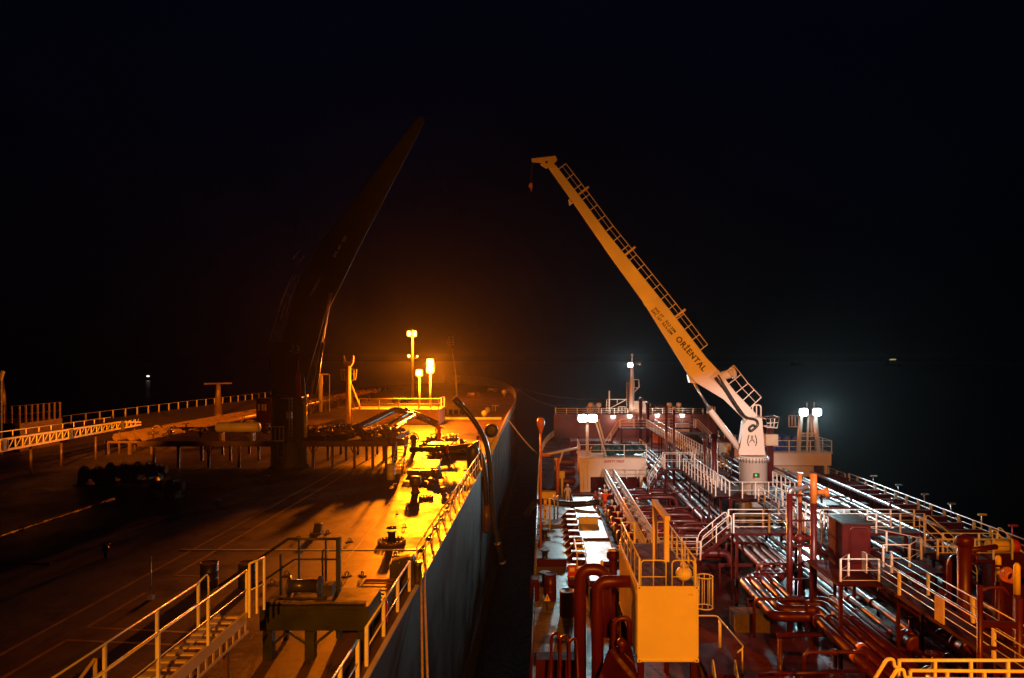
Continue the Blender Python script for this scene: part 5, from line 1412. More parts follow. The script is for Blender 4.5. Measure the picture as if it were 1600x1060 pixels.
def hatch(label, a, b, r_, domed=False):
    c = onz(a, b, ZL)
    t = thing('tank_hatch', label, 'hatch', c, 'round hatches on the brown deck')
    m_ = MB(); m_.lathe(c, [(r_, 0), (r_, .1), (r_ * .94, .12), (r_ * .94, .03)], 28); m_.build('coaming', 'brown', t)
    m_ = MB()
    for k in range(20): q = 2 * PI * k / 20; m_.lathe(c + V((r_ * 1.03 * math.cos(q), r_ * 1.03 * math.sin(q), 0)), [(.05, 0), (.05, .2)], 6)
    m_.build('clips', 'brown', t)
    if domed:
        m_ = MB(); m_.lathe(c, [(r_ * .3, 0), (r_ * .3, .5), (r_ * .36, .52), (r_ * .36, .62)], 14); m_.wheel(c + V((0, 0, .75)), r_ * .4, 'z', .03); m_.build('spindle', 'darksteel', t)
    else:
        m_ = MB(); m_.lathe(c, [(r_ * .9, .03), (r_ * .85, .12), (r_ * .1, .2)], 20); m_.build('cover', 'brown', t)
hatch('round bolted hatch with upright spindle on the orange lit deck', 612, 849, .62, True)
hatch('flat round hatch in the brightest patch of deck', 666, 779, .42)
c = onz(494, 834, ZL)
t = thing('deck_fitting', 'single dark upright block alone on the lit deck', 'fitting', c)
m_ = MB(); m_.prism([c + V((-.2, 0, 0)), c + V((.2, 0, 0)), c + V((.25, 0, .5)), c + V((-.1, 0, .5))], (0, .3, 0)); m_.build('block', 'darksteel', t, bevel=.03)
m_ = MB(); m_.box(c.x - .3, c.x + .3, c.y - .1, c.y + .4, c.z + .003, c.z + .05); m_.build('base', 'brown', t)
random.seed(21)
pe = None
for k in range(16):
    x, y = random.uniform(-15, -6.3), random.uniform(24, 46)
    lab = 'one of the small dark pad eyes scattered over the lit deck'
    if pe is None:
        pe = thing('pad_eye', lab, 'fitting', (x, y, ZL), 'pad eyes on the lit deck'); p0 = V((x, y, ZL))
        m_ = MB(); m_.box(x - .16, x + .16, y - .1, y + .1, ZL + .002, ZL + .03); m_.build('plate', 'brown', pe)
        m_ = MB(); m_.ring(p0 + V((0, 0, .09)), .08, .025, 'y', 12, 5); m_.build('eye', 'darksteel', pe)
    else: dup(pe, (x, y, ZL), lab, random.uniform(0, 3))
for lab, a, b in (('small dark valve on the deck in the crane shadow', 340, 797), ('small dark valve on the deck near the crane foot', 417, 757), ('small valve pair far out on the dark deck', 165, 872)):
    c = onz(a, b, ZL)
    t = thing('deck_valve', lab, 'valve', c, 'small valves dotted on the brown deck')
    m_ = MB(); m_.tube([c, c + V((0, 0, .6))], .08, 8); m_.sphere(c + V((0, 0, .4)), .16, 10); m_.build('body', 'darksteel', t)
    m_ = MB(); m_.wheel(c + V((0, 0, .62)), .18, 'z', .022); m_.build('handwheel', 'steel', t)
pipe('long thin pipe on low feet running over the dark left deck', [(-25.9, 14, ZL + .5), (-25.9, 42.5, ZL + .5)], .09, 'lpipe', 6, .3, None, 'deck_pipe')
pipe('thin transverse pipe with feet crossing the dark left deck', [(-28, 29.8, ZL + .45), (-20.4, 29.2, ZL + .45)], .06, 'brown', 4, .3, None, 'deck_pipe')

# ------------------------------------------------------------------ dark hose crane
YK = 58.0
ck = thing('deck_crane', 'dark unlit hose crane with raised jib numbered thirty three', 'crane', (at(452, 731, YK).x, YK, ZL))
b0 = at(452, 731, YK)
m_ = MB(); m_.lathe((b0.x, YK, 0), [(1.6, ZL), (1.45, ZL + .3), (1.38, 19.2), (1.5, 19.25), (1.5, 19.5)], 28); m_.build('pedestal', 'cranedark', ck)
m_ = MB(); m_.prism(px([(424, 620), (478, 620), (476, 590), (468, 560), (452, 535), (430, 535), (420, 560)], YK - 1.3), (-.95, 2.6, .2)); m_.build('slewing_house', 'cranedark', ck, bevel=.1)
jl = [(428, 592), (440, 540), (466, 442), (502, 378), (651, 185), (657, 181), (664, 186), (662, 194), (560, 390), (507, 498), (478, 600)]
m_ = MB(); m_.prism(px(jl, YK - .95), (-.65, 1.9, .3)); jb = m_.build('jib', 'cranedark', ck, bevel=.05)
m_ = MB(); m_.prism(px([(483, 462), (498, 435), (502, 434), (492, 455), (485, 463)], YK - 1.0), (0, .04, 0)); m_.build('patch_plate', 'cream', jb)
d2 = (at(539, 374, YK) - at(523, 402, YK)).normalized(); n2 = V((-d2.z, 0, d2.x))
lettering('SWL 20T - 20M', .30, at(523.5, 403, YK - .97), d2, n2, 'whiteletter', jb, bold=.01)
d3 = V((1, 0, -.25)).normalized()
lettering('33', .85, at(451, 549, YK - 1.42), d3, V((.25, 0, 1)), 'whiteletter', ck, bold=-.01)
m_ = MB(); m_.tube([at(490, 616, YK - 1.1), at(503, 535, YK - 1.1)], .22, 12); m_.build('cylinder_barrel', 'brown', ck)
m_ = MB(); m_.tube([at(503, 535, YK - 1.1), at(516.5, 458, YK - 1.1)], .13, 12); m_.build('cylinder_rod', 'cream', ck)
m_ = MB(); m_.tube([at(487, 618, YK - 1.4), at(501, 540, YK - 1.4), at(519, 458, YK - 1.4)], .035, 6); m_.build('pressure_line', 'cream', ck)
for dx in (0, 7, 14):
    m_ = MB(); m_.tube(px([(421 + dx, 534), (442 + dx * .9, 464), (458 + dx * .6, 430)], YK - 1.0 - dx * .02), .04, 6); m_.build('ladder_rail', 'railwhite', ck)
m_ = MB(); m_.tube(px([(457, 405), (469, 391)], YK - 1), .04, 6); m_.tube(px([(464, 414), (475, 400)], YK - 1), .04, 6); m_.build('ladder_rail', 'railwhite', ck)
m_ = MB(); m_.tube(px([(477, 631), (477, 684)], YK - 1.5), .14, 10); m_.lathe(at(477, 632, YK - 1.5), [(.22, 0), (.22, .12)], 10); m_.build('drain_pipe', 'yellow', ck)
m_ = MB(); ladder_mesh(m_, at(454, 683, YK - 1.6), at(454, 622, YK - 1.6), .22, (1, 0, 0), .35, .03); m_.build('ladder', 'cream', ck)
m_ = MB(); m_.cbox(at(452, 649, YK - 1.7), .42, .2, .55); m_.build('switch_box', 'cream', ck)
m_ = MB(); m_.bar(at(438, 623, YK - 1.6), at(457, 623, YK - 1.6), .12); m_.build('bracket', 'cream', ck)
t = thing('ladder_platform', 'small railed ladder landing fixed left of the dark crane pedestal', 'platform', at(434, 690, YK - 2))
m_ = MB()
for a in (424, 430, 437, 443): m_.bar(at(a, 689, YK - 2), at(a, 667, YK - 2), .07)
for b in (667, 689): m_.bar(at(423, b, YK - 2), at(444, b, YK - 2), .09)
m_.build('rail', 'cream', t)
m_ = MB(); q = at(434, 690, YK - 2); m_.box(q.x - .6, q.x + .6, q.y, q.y + .8, q.z - .1, q.z - .04); m_.build('floor', 'brown', t)
m_ = MB(); ladder_mesh(m_, at(438.5, 723, YK - 2), at(438.5, 690, YK - 2), .5, (1, 0, 0), .4, .03); m_.build('ladder', 'steel', t)
p0 = at(466, 620, YK - 1.5)
t = thing('beacon_post', 'red tapered beacon with pale tip beside the dark crane house', 'beacon', p0)
m_ = MB(); m_.lathe(p0, [(.24, 0), (.22, 1.6), (.16, 2.0), (.12, 2.1)], 14); m_.build('body', 'redbright', t)
m_ = MB(); m_.lathe(p0 + V((0, 0, 2.1)), [(.09, 0), (.04, .75), (.01, .8)], 10); m_.build('tip', 'cream', t)
m_ = MB(); m_.bar(p0 + V((-.3, .2, -.05)), p0 + V((.3, .2, -.05)), .6, .08); m_.build('bracket', 'darksteel', t)

# ------------------------------------------------------------------ left manifold
ZM = 15.65
mp = thing('manifold_platform', 'long dark raised manifold platform on slender braced legs', 'platform', (-18, 62, ZL))
m_ = MB(); m_.box(-33, -12.8, 57.5, 66.5, ZM - .1, ZM); m_.box(-10.2, -8.2, 62.2, 64, 14.84, 14.9); m_.build('floor', 'brown', mp)
m_ = MB(); m_.box(-33, -12.8, 57.3, 57.5, ZM - .35, ZM + .1); m_.box(-33, -12.8, 66.5, 66.7, ZM - .35, ZM + .1); m_.box(-12.8, -12.6, 57.3, 66.7, ZM - .35, ZM + .1); m_.build('edge_beam', 'brown', mp)
src = None
for x in (-32, -30, -27.5, -25, -18.9, -17.3, -15.5, -14.0, -12.9):
    for y in ((58, 62, 66) if x < -9 else ()):
        if src is None:
            m_ = MB(); m_.bar((x, y, ZL), (x, y, ZM - .1), .2); src = m_.build('leg', 'brown', mp); xx, yy = x, y
        else: inst(src, mp, (x - xx, y - yy, 0))
for x in (-18.9, -15.5, -27.5):
    m_ = MB(); m_.bar((x, 58, ZL + 1.0), (x + .5, 58, ZM - .15), .08); m_.bar((x, 58, ZL + 1.0), (x - .5, 58, ZM - .15), .08); m_.build('knee_brace', 'brown', mp)
GL = 'dark manifold pipes on the left platform'
zl = 16.3
pipe('biggest shiny pipe looping over the left manifold platform', [(-12.4, 58.4, zl - .75), (-14.2, 58.4, zl - .75), (-16.1, 61, zl + .1), (-14.6, 70, zl + 1.1), (-12.6, 71.5, zl + .35), (-10.6, 71.5, zl - .6)], .36, 'lpipe', 30, 1.0, GL, 'manifold_pipe')
pipe('second shiny pipe rising alongside the biggest manifold pipe', [(-12.7, 60, zl - .4), (-14.4, 61.5, zl - .1), (-13.4, 70, zl + .75), (-11.5, 71, zl - .2)], .26, 'lpipe', 30, .8, GL, 'manifold_pipe')
pipe('third shorter shiny pipe inside the manifold loop', [(-12.7, 61, zl - .4), (-13.6, 62, zl - .2), (-12.5, 69, zl + .55)], .2, 'lpipe', 30, .8, GL, 'manifold_pipe')
pipe('slim shiny pipe along the front of the manifold loop', [(-12.7, 60.5, zl - .2), (-13.1, 61.5, zl - .2), (-12.8, 66, zl + .2)], .14, 'lpipe', 30, .6, GL, 'manifold_pipe')
for i in range(6):
    y = 59.5 + i * 1.3
    pipe(f'{ORD[i]} dark transverse pipe on the platform right of the dark crane', [(-20.2, y, ZM + .3), (-17.5, y, ZM + .55), (-16.3, y + .3, ZM + .45)], .2, 'lpipe', 40, .8, 'dark transverse pipes by the crane', 'manifold_pipe')
random.seed(11)
nm = 0
vsrc = {}
for (xa, xb, ya, yb, cnt, where) in ((-20.0, -16.6, 58.5, 65.5, 14, 'between the dark crane and the manifold loop'), (-14.5, -12.9, 58.2, 66, 14, 'clustered inside the manifold loop'), (-11.2, -8.6, 63.5, 71, 24, 'clustered low right of the manifold loop'), (-26, -23.5, 58, 62, 6, 'left of the dark crane'), (-32.5, -28, 58, 62, 5, 'far left on the platform')):
    for k in range(cnt):
        x, y = random.uniform(xa, xb), random.uniform(ya, yb)
        zb_ = ZL + .35 if 'low' in where else ZM
        lab = f'small shiny valve on the left platform {where}'
        if 'v' not in vsrc:
            o = thing('platform_valve', lab, 'valve', (x, y, ZM), 'small valves ' + where); p0 = V((x, y, ZM))
            m_ = MB(); m_.tube([p0, p0 + V((0, 0, .8))], .07, 8); m_.sphere(p0 + V((0, 0, .42)), .2, 10); m_.tube([p0 + V((-.4, 0, .42)), p0 + V((.4, 0, .42))], .12, 8); m_.build('body', 'lpipe', o)
            m_ = MB(); m_.wheel(p0 + V((0, 0, .85)), .25, 'z', .035); m_.build('handwheel', 'steel', o)
            vsrc['v'] = o
        else: dup(vsrc['v'], (x, y, zb_ + random.uniform(-.1, .3)), lab, random.uniform(0, 3), 'small valves ' + where)
# reducers with blank faces at the platform edge
for i, (x, y) in enumerate(((-12.0, 58.4), (-9.6, 64.2), (-9.5, 66.4), (-9.4, 68.6))):
    ZQ = ZM - .65 if i == 0 else ZL + .45
    t = thing('reducer', f'{ORD[i]} flanged pipe reducer at the platform edge counting away from the camera', 'reducer', (x, y, ZQ + .2), 'reducers at the left manifold')
    m_ = MB(); m_.lathe((x, y, ZQ + .55), [(.36, -1.0), (.36, -.3), (.28, .3), (.28, .6)], 16, 'x'); m_.build('body', 'lpipe', t)
    m_ = MB(); m_.lathe((x, y, ZQ + .55), [(.5, .6), (.5, .72)], 18, 'x'); m_.build('flange', 'cream' if i == 0 else 'lpipe', t)
    m_ = MB(); m_.lathe((x, y, ZQ + .55), [(.52, -1.06), (.52, -.96)], 18, 'x'); m_.build('flange', 'lpipe', t)
    m_ = MB(); m_.box(x - .5, x - .2, y - .15, y + .15, ZL, ZQ + .25); m_.build('saddle', 'brown', t)
t = thing('handwheel_valve', 'large valve with a big upright handwheel facing the camera', 'valve', (-12.2, 66.2, ZL))
m_ = MB(); m_.ring((-12.2, 66, ZL + 1.44), .55, .05, 'y', 20, 6)
for k in range(3): a_ = PI * k / 3; m_.tube([(-12.2 - .55 * math.cos(a_), 66, ZL + 1.44 - .55 * math.sin(a_)), (-12.2 + .55 * math.cos(a_), 66, ZL + 1.44 + .55 * math.sin(a_))], .03, 5)
m_.build('handwheel', 'lpipe', t)
m_ = MB(); m_.sphere((-12.2, 66.5, ZL + 1.44), .35, 12); m_.lathe((-12.2, 66.5, ZL), [(.25, 0), (.25, 1.2)], 12); m_.build('body', 'brown', t)
# orange tank on the platform far left
t = thing('orange_tank', 'horizontal orange tank shining at the far end of the manifold platform', 'tank', (-25.4, 60, ZM))
m_ = MB(); m_.lathe((-25.1, 58.6, 16.75), [(.05, -2.1), (.3, -2.05), (.42, -1.95), (.42, 1.45), (.3, 1.55), (.05, 1.6)], 18, 'x'); m_.build('shell', 'cream', t)
m_ = MB(); m_.box(-26.8, -26.6, 58.3, 58.9, ZM, 16.4); m_.box(-24.2, -24.0, 58.3, 58.9, ZM, 16.4); m_.build('saddle', 'brown', t)
pipe('thin shiny pipe lying left of the horizontal orange tank', [(-31, 58.6, 16.7), (-28, 58.6, 16.7)], .07, 'lpipe', 30, .2, None, 'manifold_pipe')
c = onz(611, 749, ZL)
drum('orange lit drum standing on deck under the manifold platform', c, .32, 1.1, 'cream')
stairs('dark open stairs from the deck up to the left manifold platform', (-11.4, 57.2, ZM), (-11.4, 54.6, ZL), .9, mat='brown', tread='cream', h=.9)
t = thing('hatch_box', 'sloping topped hatch box beside the dark stairs', 'hatch box', (-8.8, 56, ZL))
m_ = MB(); m_.prism([(-10.2, 54.8, ZL), (-10.2, 54.8, ZL + .45), (-10.2, 57.3, ZL + .75), (-10.2, 57.3, ZL)], (1.9, 0, 0)); m_.build('body', 'brown', t)
m_ = MB(); m_.bar((-8.25, 54.8, ZL + .5), (-8.25, 57.3, ZL + .8), .1); m_.build('lid_edge', 'cream', t)
m_ = MB(); m_.box(-10.4, -8.3, 54.0, 54.7, ZL + .003, ZL + .4); m_.build('plinth', 'brown', t)
for lab, a, b, Y in (('dark saddle block by the white hose guides', 712, 690, 66), ('dark roller saddle under the black hoses', 733, 690, 66)):
    c = at(a, b, Y)
    t = thing('hose_saddle', lab, 'saddle', (c.x, Y, ZL), 'dark hose saddles')
    m_ = MB(); m_.prism([V((c.x - .9, Y, ZL)), V((c.x + .9, Y, ZL)), V((c.x + .9, Y, ZL + 1.3)), V((c.x + .3, Y, ZL + 1.0)), V((c.x - .3, Y, ZL + 1.0)), V((c.x - .9, Y, ZL + 1.5))], (0, .8, 0)); m_.build('block', 'darksteel', t, bevel=.12)
    m_ = MB(); m_.lathe((c.x, Y - .2, ZL + .8), [(.25, -.7), (.25, .7)], 14, 'x'); m_.build('roller', 'rubber', t)
c = at(768, 673, 66)
t = thing('hose_roller', 'black round roller drum at the hull edge behind the hoses', 'roller', (c.x, 66, ZL))
m_ = MB(); m_.lathe((c.x, 66, c.z), [(.3, -.4), (.62, -.36), (.62, .36), (.3, .4)], 20, 'y'); m_.build('drum', 'rubber', t)
m_ = MB(); m_.bar((c.x, 66, ZL), (c.x, 66, c.z - .3), .3); m_.bar((c.x - .2, 65.5, ZL + .3), (c.x + .4, 66.2, c.z - .6), .5); m_.build('stand', 'yellow', t)
c = at(739, 713, 57)
t = thing('bollard', 'tall black rounded bollard at the hull edge below the hose bend', 'bollard', (c.x, 57, ZL))
m_ = MB(); m_.lathe((c.x, 57, ZL), [(.5, 0), (.5, 1.6), (.4, 1.85), (.1, 1.98)], 20); m_.build('post', 'darksteel', t)
m_ = MB(); m_.box(c.x - .7, c.x + .7, 56.4, 57.6, ZL + .003, ZL + .06); m_.build('base', 'brown', t)

# black cargo hoses over the side
hz = [(710, 623, 57), (740, 655, 57), (760, 690, 57.3), (766, 730, 57.5), (768, 790, 57.5), (775, 840, 57.5), (785, 878, 57.5)]
t = thing('cargo_hose', 'black hose rearing up with a flanged open end then hanging down the hull', 'hose', (-5, 57, 10))
m_ = MB(); m_.tube(fillet([at(*p) for p in hz], 2.5, 6), .21, 14); m_.build('hose_body', 'rubber', t)
a, b = at(*hz[0]), at(*hz[1]); d = (b - a).normalized()
m_ = MB(); m_.tube([a - d * .12, a], .36, 16); m_.build('flange', 'cream', t)
m_ = MB(); m_.tube([a, a + d * .9], .27, 14); m_.build('end_fitting', 'darksteel', t)
e = at(*hz[-1]); f = at(*hz[-2]); d = (e - f).normalized()
m_ = MB()
for k in (0, 1.6): m_.tube([e - d * k, e - d * (k - .16)], .28, 14)
m_.build('collar', 'steel', t)
hz = [(640, 703, 58), (690, 702, 58), (735, 697, 57.8), (752, 708, 57.6), (757, 740, 57.5), (760, 790, 57.5), (760, 832, 57.5)]
t = thing('cargo_hose', 'black hose lying level from the left manifold and bending over the hull edge', 'hose', (-5, 58, 10))
m_ = MB(); m_.tube(fillet([at(*p) for p in hz], 2.0, 6), .22, 14); m_.build('hose_body', 'rubber', t)
e = at(*hz[-1])
m_ = MB(); m_.tube([e + V((0, 0, 2.2)), e + V((0, 0, .1))], .28, 14); m_.build('end_fitting', 'brown', t)
m_ = MB(); m_.tube([at(698, 702, 57.9), at(701, 702, 57.9)], .36, 14); m_.build('clamp', 'redbright', t)
for lab, a, b, c_, mt in (('pale vertical line hanging beside the level black hose', 748, 720, 840, 'steel'), ('blue white sling hanging at the hose bend', 751, 695, 745, 'steel')):
    m_ = MB(); m_.tube([at(a, b, 57), at(a + 2, (b + c_) / 2, 56.9), at(a + 3, c_, 56.9)], .05, 6); tag(m_.build('sling', mt), lab, 'sling')
# mooring lines between the ships
for lab, p, q, s_, mt, r_ in (('grey mooring rope slanting from the dark hull to the red tanker rail', at(794, 655, 92), at(838, 708, 70), .2, 'greyrope', .08),
                        ('upper faint mooring rope crossing the gap between the two bows', at(808, 604, 175), at(952, 624, 126), 1.0, 'greyrope', .05),
                        ('lower faint mooring rope crossing the gap between the two bows', at(810, 606, 172), at(880, 634, 125), 1.2, 'greyrope', .05)):
    m_ = MB(); m_.tube(sag(p, q, s_), r_, 6); tag(m_.build('mooring_rope', mt), lab, 'rope', 'mooring ropes between the ships')

# ------------------------------------------------------------------ lit deckhouse with lamps
dl = thing('deckhouse', 'low cream deckhouse under the sodium lamps of the dark tanker', 'deckhouse', (-20, 97, ZL))
m_ = MB(); m_.box(-26.0, -14.0, 95, 101, ZL, 15.5); m_.build('wall', 'cream', dl, bevel=.05)
m_ = MB(); m_.box(-26.1, -13.9, 94.9, 101.1, 15.503, 15.62); m_.build('roof', 'cream', dl)
railing('sodium lit rail round the roof of the cream deckhouse', [(-24.8, 95.1, 15.62), (-14.1, 95.1, 15.62), (-14.1, 100.8, 15.62)], sp=2.6, levels=(1., .5), h=1.4, pw=.12, r=.05)
c = V((-26.2, 95, ZL))
t = thing('search_mast', 'pale mast with horned head and cage platform left of the cream deckhouse', 'mast', c)
m_ = MB(); m_.tube([c, c + V((0, 0, 6.2)), c + V((0, 0, 8.0))], [.42, .36, .33], 16); m_.build('pole', 'cream', t)
m_ = MB(); m_.prism([c + V(v) for v in ((-.35, -.25, 7.9), (.35, -.25, 7.9), (.65, -.25, 8.4), (.72, -.25, 9.2), (.6, -.25, 9.35), (.42, -.25, 8.55), (-.42, -.25, 8.55), (-.6, -.25, 9.35), (-.72, -.25, 9.2), (-.65, -.25, 8.4))], (0, .5, 0)); m_.build('horned_head', 'cream', t)
m_ = MB()
for s in (-1, 1):
    m_.tube(fillet([c + V((s * .35, 0, 7.5)), c + V((s * 1.1, 0, 7.5)), c + V((s * .95, 0, 6.1)), c + V((s * .35, 0, 6.0))], .12), .055, 6); m_.tube([c + V((s * .35, 0, 6.9)), c + V((s * 1.05, 0, 6.9))], .045, 6); m_.tube([c + V((s * .65, .3, 7.5)), c + V((s * .65, .3, 6.05))], .04, 6)
m_.build('cage', 'cream', t)
m_ = MB(); m_.tube([c + V((.3, 0, 5.6)), c + V((1.6, 0, 2.2))], .13, 10); m_.tube([c + V((.25, 0, 5.0)), c + V((.75, 0, 2.2))], .08, 8); m_.build('stay', 'cream', t)
lamp((-15.4, 95.3, 21.9), 300000, SODIUM_DECK, .45, spot=38, aim=(-2.6, 45, 13.5), blend=1.)
lamp((-16.9, 95.3, 21.0), 320000, SODIUM_DECK, .45, spot=17, aim=(-19.2, 57, 24), blend=.6)
def sodium_post(label, x, y, z0_, z1_, heads, power):
    t = thing('lamp_post', label, 'lamp post', (x, y, z0_), 'sodium lamps of the dark tanker')
    m_ = MB(); m_.tube([(x, y, z0_), (x, y, z1_)], .12, 8); m_.build('pole', 'cream', t)
    for dz, wd in heads:
        floodlight(t, (x, y - .2, z1_ + dz), wd, wd, 'lens_sodium')
    lamp((x, y - 1.0, z1_ + heads[0][0]), power, SODIUM_DECK, .35)
    return t
sodium_post('brightest lamp post with two stacked sodium lamps on the cream deckhouse', -15.4, 96.5, 15.62, 20.7, ((.3, 1.05), (1.25, 1.05)), 34000)
sodium_post('lower sodium lamp post just left of the brightest one', -16.9, 96.5, 15.62, 20.3, ((.2, .9),), 14000)
c = at(645, 600, 150)
t = thing('foremast', 'tall thin foremast carrying two sodium lamps side by side', 'mast', (c.x, 150, ZL))
m_ = MB(); m_.tube([(c.x, 150, ZL), at(645, 560, 150), at(645, 516, 150)], [.35, .25, .15], 10); m_.build('pole', 'cream', t)
m_ = MB(); m_.bar(at(637, 526, 150), at(650, 526, 150), .15); m_.bar(at(637, 560, 150), at(654, 560, 150), .15); m_.build('yard', 'cream', t)
for a in (639, 648): floodlight(t, at(a, 521.5, 149.6), .85, 1.2, 'lens_sodium')
floodlight(t, at(639, 556.5, 149.6), .6, .6, 'lens_sodium'); floodlight(t, at(652, 557, 149.6), .4, .4, 'lens_sodium')
lamp(at(643, 522, 148), 26000, SODIUM_DECK, .4)
# far bow furniture
c = at(714, 590, 170)
t = thing('bow_post', 'leaning lattice topped signal post on the far dark bow', 'mast', (c.x, 170, ZL))
m_ = MB(); m_.tube([V((at(714, 600, 170).x, 170, ZL)), at(712, 585, 170), at(706, 545, 170)], [.25, .12, .1], 8); m_.build('pole', 'cream', t)
m_ = MB()
for b, a0, a1 in ((526, 701, 708), (530, 699, 708), (534, 699, 709), (538, 700, 709)): m_.bar(at(a0, b + 1, 170), at(a1, b - 1 + 2, 170), .2)
m_.tube([at(701, 526, 170), at(704, 545, 170)], .08, 6); m_.tube([at(708, 526, 170), at(708, 540, 170)], .08, 6); m_.build('lattice_head', 'cream', t)
for lab, a, b, Y, s_ in (('pink white globe ventilator, front one of the pair beside the rearing hose', 757, 646, 108, 1.), ('pink white globe ventilator, rear one of the pair beside the rearing hose', 762, 641, 116, 1.), ('lone pink white globe ventilator far up the dark bow', 788, 613, 165, 1.3)):
    p0 = at(a, b, Y)
    t = thing('globe_vent', lab, 'ventilator', (p0.x, Y, ZL), 'globe ventilators near the dark bow')
    m_ = MB(); m_.tube([(p0.x, Y, ZL), p0], .15 * s_, 10); m_.build('stem', 'cream', t)
    m_ = MB(); m_.sphere(p0, .48 * s_, 16); m_.build('globe', 'white', t)
p0 = at(774, 634, 120)
t = thing('bitts_frame', 'small T shaped frame near the bulwark of the dark bow', 'frame', (p0.x, 120, ZL))
m_ = MB(); m_.bar((p0.x, 120, ZL), p0, .2); m_.bar(p0 + V((-.6, 0, 0)), p0 + V((.6, 0, 0)), .18); m_.bar((p0.x - .5, 120, ZL), p0 + V((-.5, 0, 0)), .08); m_.build('frame', 'cream', t)
for lab, a, b, Y in (('dark mooring winch far up the left bow near the mast', 770, 606, 185), ('dark mooring winch far up the left bow beside the leaning post', 740, 612, 160), ('brown winch house behind the brightest lamp post', 625, 612, 140), ('small dark winch by the bulwark at the bow tip', 800, 604, 182)):
    p0 = at(a, b, Y)
    winch(lab, (p0.x, Y, ZL), 4.2, 'brown')
for lab, a, Y in (('small black bollard pair right of the cream deckhouse', 699, 112), ('small black bollard pair left of the globe ventilators', 717, 112)):
    x = (a - 848) * Y / F
    t = thing('bollard', lab, 'bollard', (x, Y, ZL), 'bollard pairs ahead of the left manifold')
    for s in (-.5, .5): m_ = MB(); m_.lathe((x + s, Y, ZL), [(.35, 0), (.3, .7), (.38, .75), (.38, .85)], 12); m_.build('post', 'darksteel', t)
    m_ = MB(); m_.box(x - 1, x + 1, Y - .5, Y + .5, ZL + .003, ZL + .06); m_.build('base', 'brown', t)
# long pipes along the middle of the dark ship, forward and aft
for i, x in enumerate((-40.0, -38.6, -37.4)):
    pipe(f'{ORD[i]} long pipe from the left on trestles in the middle of the dark tanker', [(x, 66, ZL + 1.6), (x, 170, ZL + 1.6)], .35, 'lpipe', 14, .3, 'long pipes of the dark tanker', 'cargo_pipe')
src = None
for i in range(12):
    y = 66 + i * 7.5
    if src is None:
        src = thing('pipe_trestle', 'one of the trestles under the long pipes of the dark tanker', 'trestle', (-38.7, y, ZL), 'pipe trestles of the dark tanker')
        m_ = MB(); m_.bar((-41, y, ZL + 1.15), (-36.4, y, ZL + 1.15), .2); m_.build('beam', 'brown', src)
        for x in (-40.8, -38.7, -36.6): m_ = MB(); m_.bar((x, y, ZL), (x, y, ZL + 1.1), .25); m_.build('leg', 'brown', src)
    else: dup(src, (-38.7, y, ZL), 'one of the trestles under the long pipes of the dark tanker')
# T shaped davit on the far side, small red house
p0 = at(341, 599, 110)
t = thing('hose_davit', 'small T shaped davit standing dimly at the far side of the dark tanker', 'davit', (p0.x, 110, ZL))
m_ = MB(); m_.tube([V((p0.x, 110, ZL)), at(341, 612, 110), p0], [.7, .35, .3], 10); m_.build('post', 'brown', t)
m_ = MB(); m_.bar(at(319, 600, 110), at(362, 599, 110), .22); m_.build('arm', 'brown', t)
p0 = at(501, 594, 118)
t = thing('hose_davit', 'small portal frame standing far behind the dark crane cylinder', 'davit', (p0.x, 118, ZL))
m_ = MB(); m_.bar(at(496, 585, 118), at(513, 585, 118), .2); m_.tube([V((at(501, 590, 118).x, 118, ZL)), at(501, 585, 118)], .35, 10); m_.bar(at(515, 585, 118), V((at(515, 590, 118).x, 118, ZL)), .1); m_.build('frame', 'cream', t)
p0 = at(418, 640, 75)
t = thing('red_locker', 'dim red locker with pale panels left of the dark crane', 'locker', (p0.x, 75, ZL))
m_ = MB(); m_.box(p0.x - 1.2, p0.x + .4, 75, 76.5, ZL, 18.2); m_.build('body', 'red', t)
m_ = MB()
for x in (-1.0, -.6, -.3): m_.box(p0.x + x, p0.x + x + .18, 74.95, 74.997, 16.9, 17.6)
m_.build('panel', 'cream', t)

# stowed gangway truss at the far left
g = thing('gangway_truss', 'long sodium lit lattice gangway stowed on posts at the far left', 'gangway', (-40, 58, 18))
Yg = [47.0, 52, 57, 62, 67, 71]
A = lambda Y, z, dx=0: V((-39.6 + dx, Y, z))
zt_, zb_ = 16.55, 15.62
m_ = MB(); m_.bar(A(44, zt_), A(66, zt_ - .02), .16, .14); m_.bar(A(66, zt_ - .02), A(69.3, zt_ - .35), .16, .14); m_.build('top_chord', 'cream', g)
m_ = MB(); m_.bar(A(44, zb_), A(69.3, zb_ + .35), .16, .16); m_.build('bottom_chord', 'cream', g)
m_ = MB()
n_ = 34
for k in range(n_):
    y = 44 + k * .74; zb2 = zb_ + .35 * (y - 44) / 25.3
    m_.bar(A(y, zb2), A(y, zt_), .06); m_.bar(A(y, zb2), A(y + .6, zt_), .04)
m_.build('lattice', 'cream', g)
m_ = MB()
m_.tube([A(44, zt_ + .45, -.9), A(66, zt_ + .42, -.9)], .04, 6)
for k in range(16): m_.tube([A(44 + k * 1.4, zt_, -.9), A(44 + k * 1.4, zt_ + .45, -.9)], .035, 6)
m_.build('far_rail', 'cream', g)
for y in (46.5, 50, 55, 58.5, 63, 66.5, 69):
    m_ = MB(); m_.tube([A(y, ZL, -.4), A(y, zb_, -.4)], .09, 8); m_.build('leg', 'brown', g)
for y in (51.5, 58.8, 66): m_ = MB(); m_.box(-39.75, -39.45, y, y + .35, zb_ + .1, zt_ + .02); m_.build('splice', 'darksteel', g)
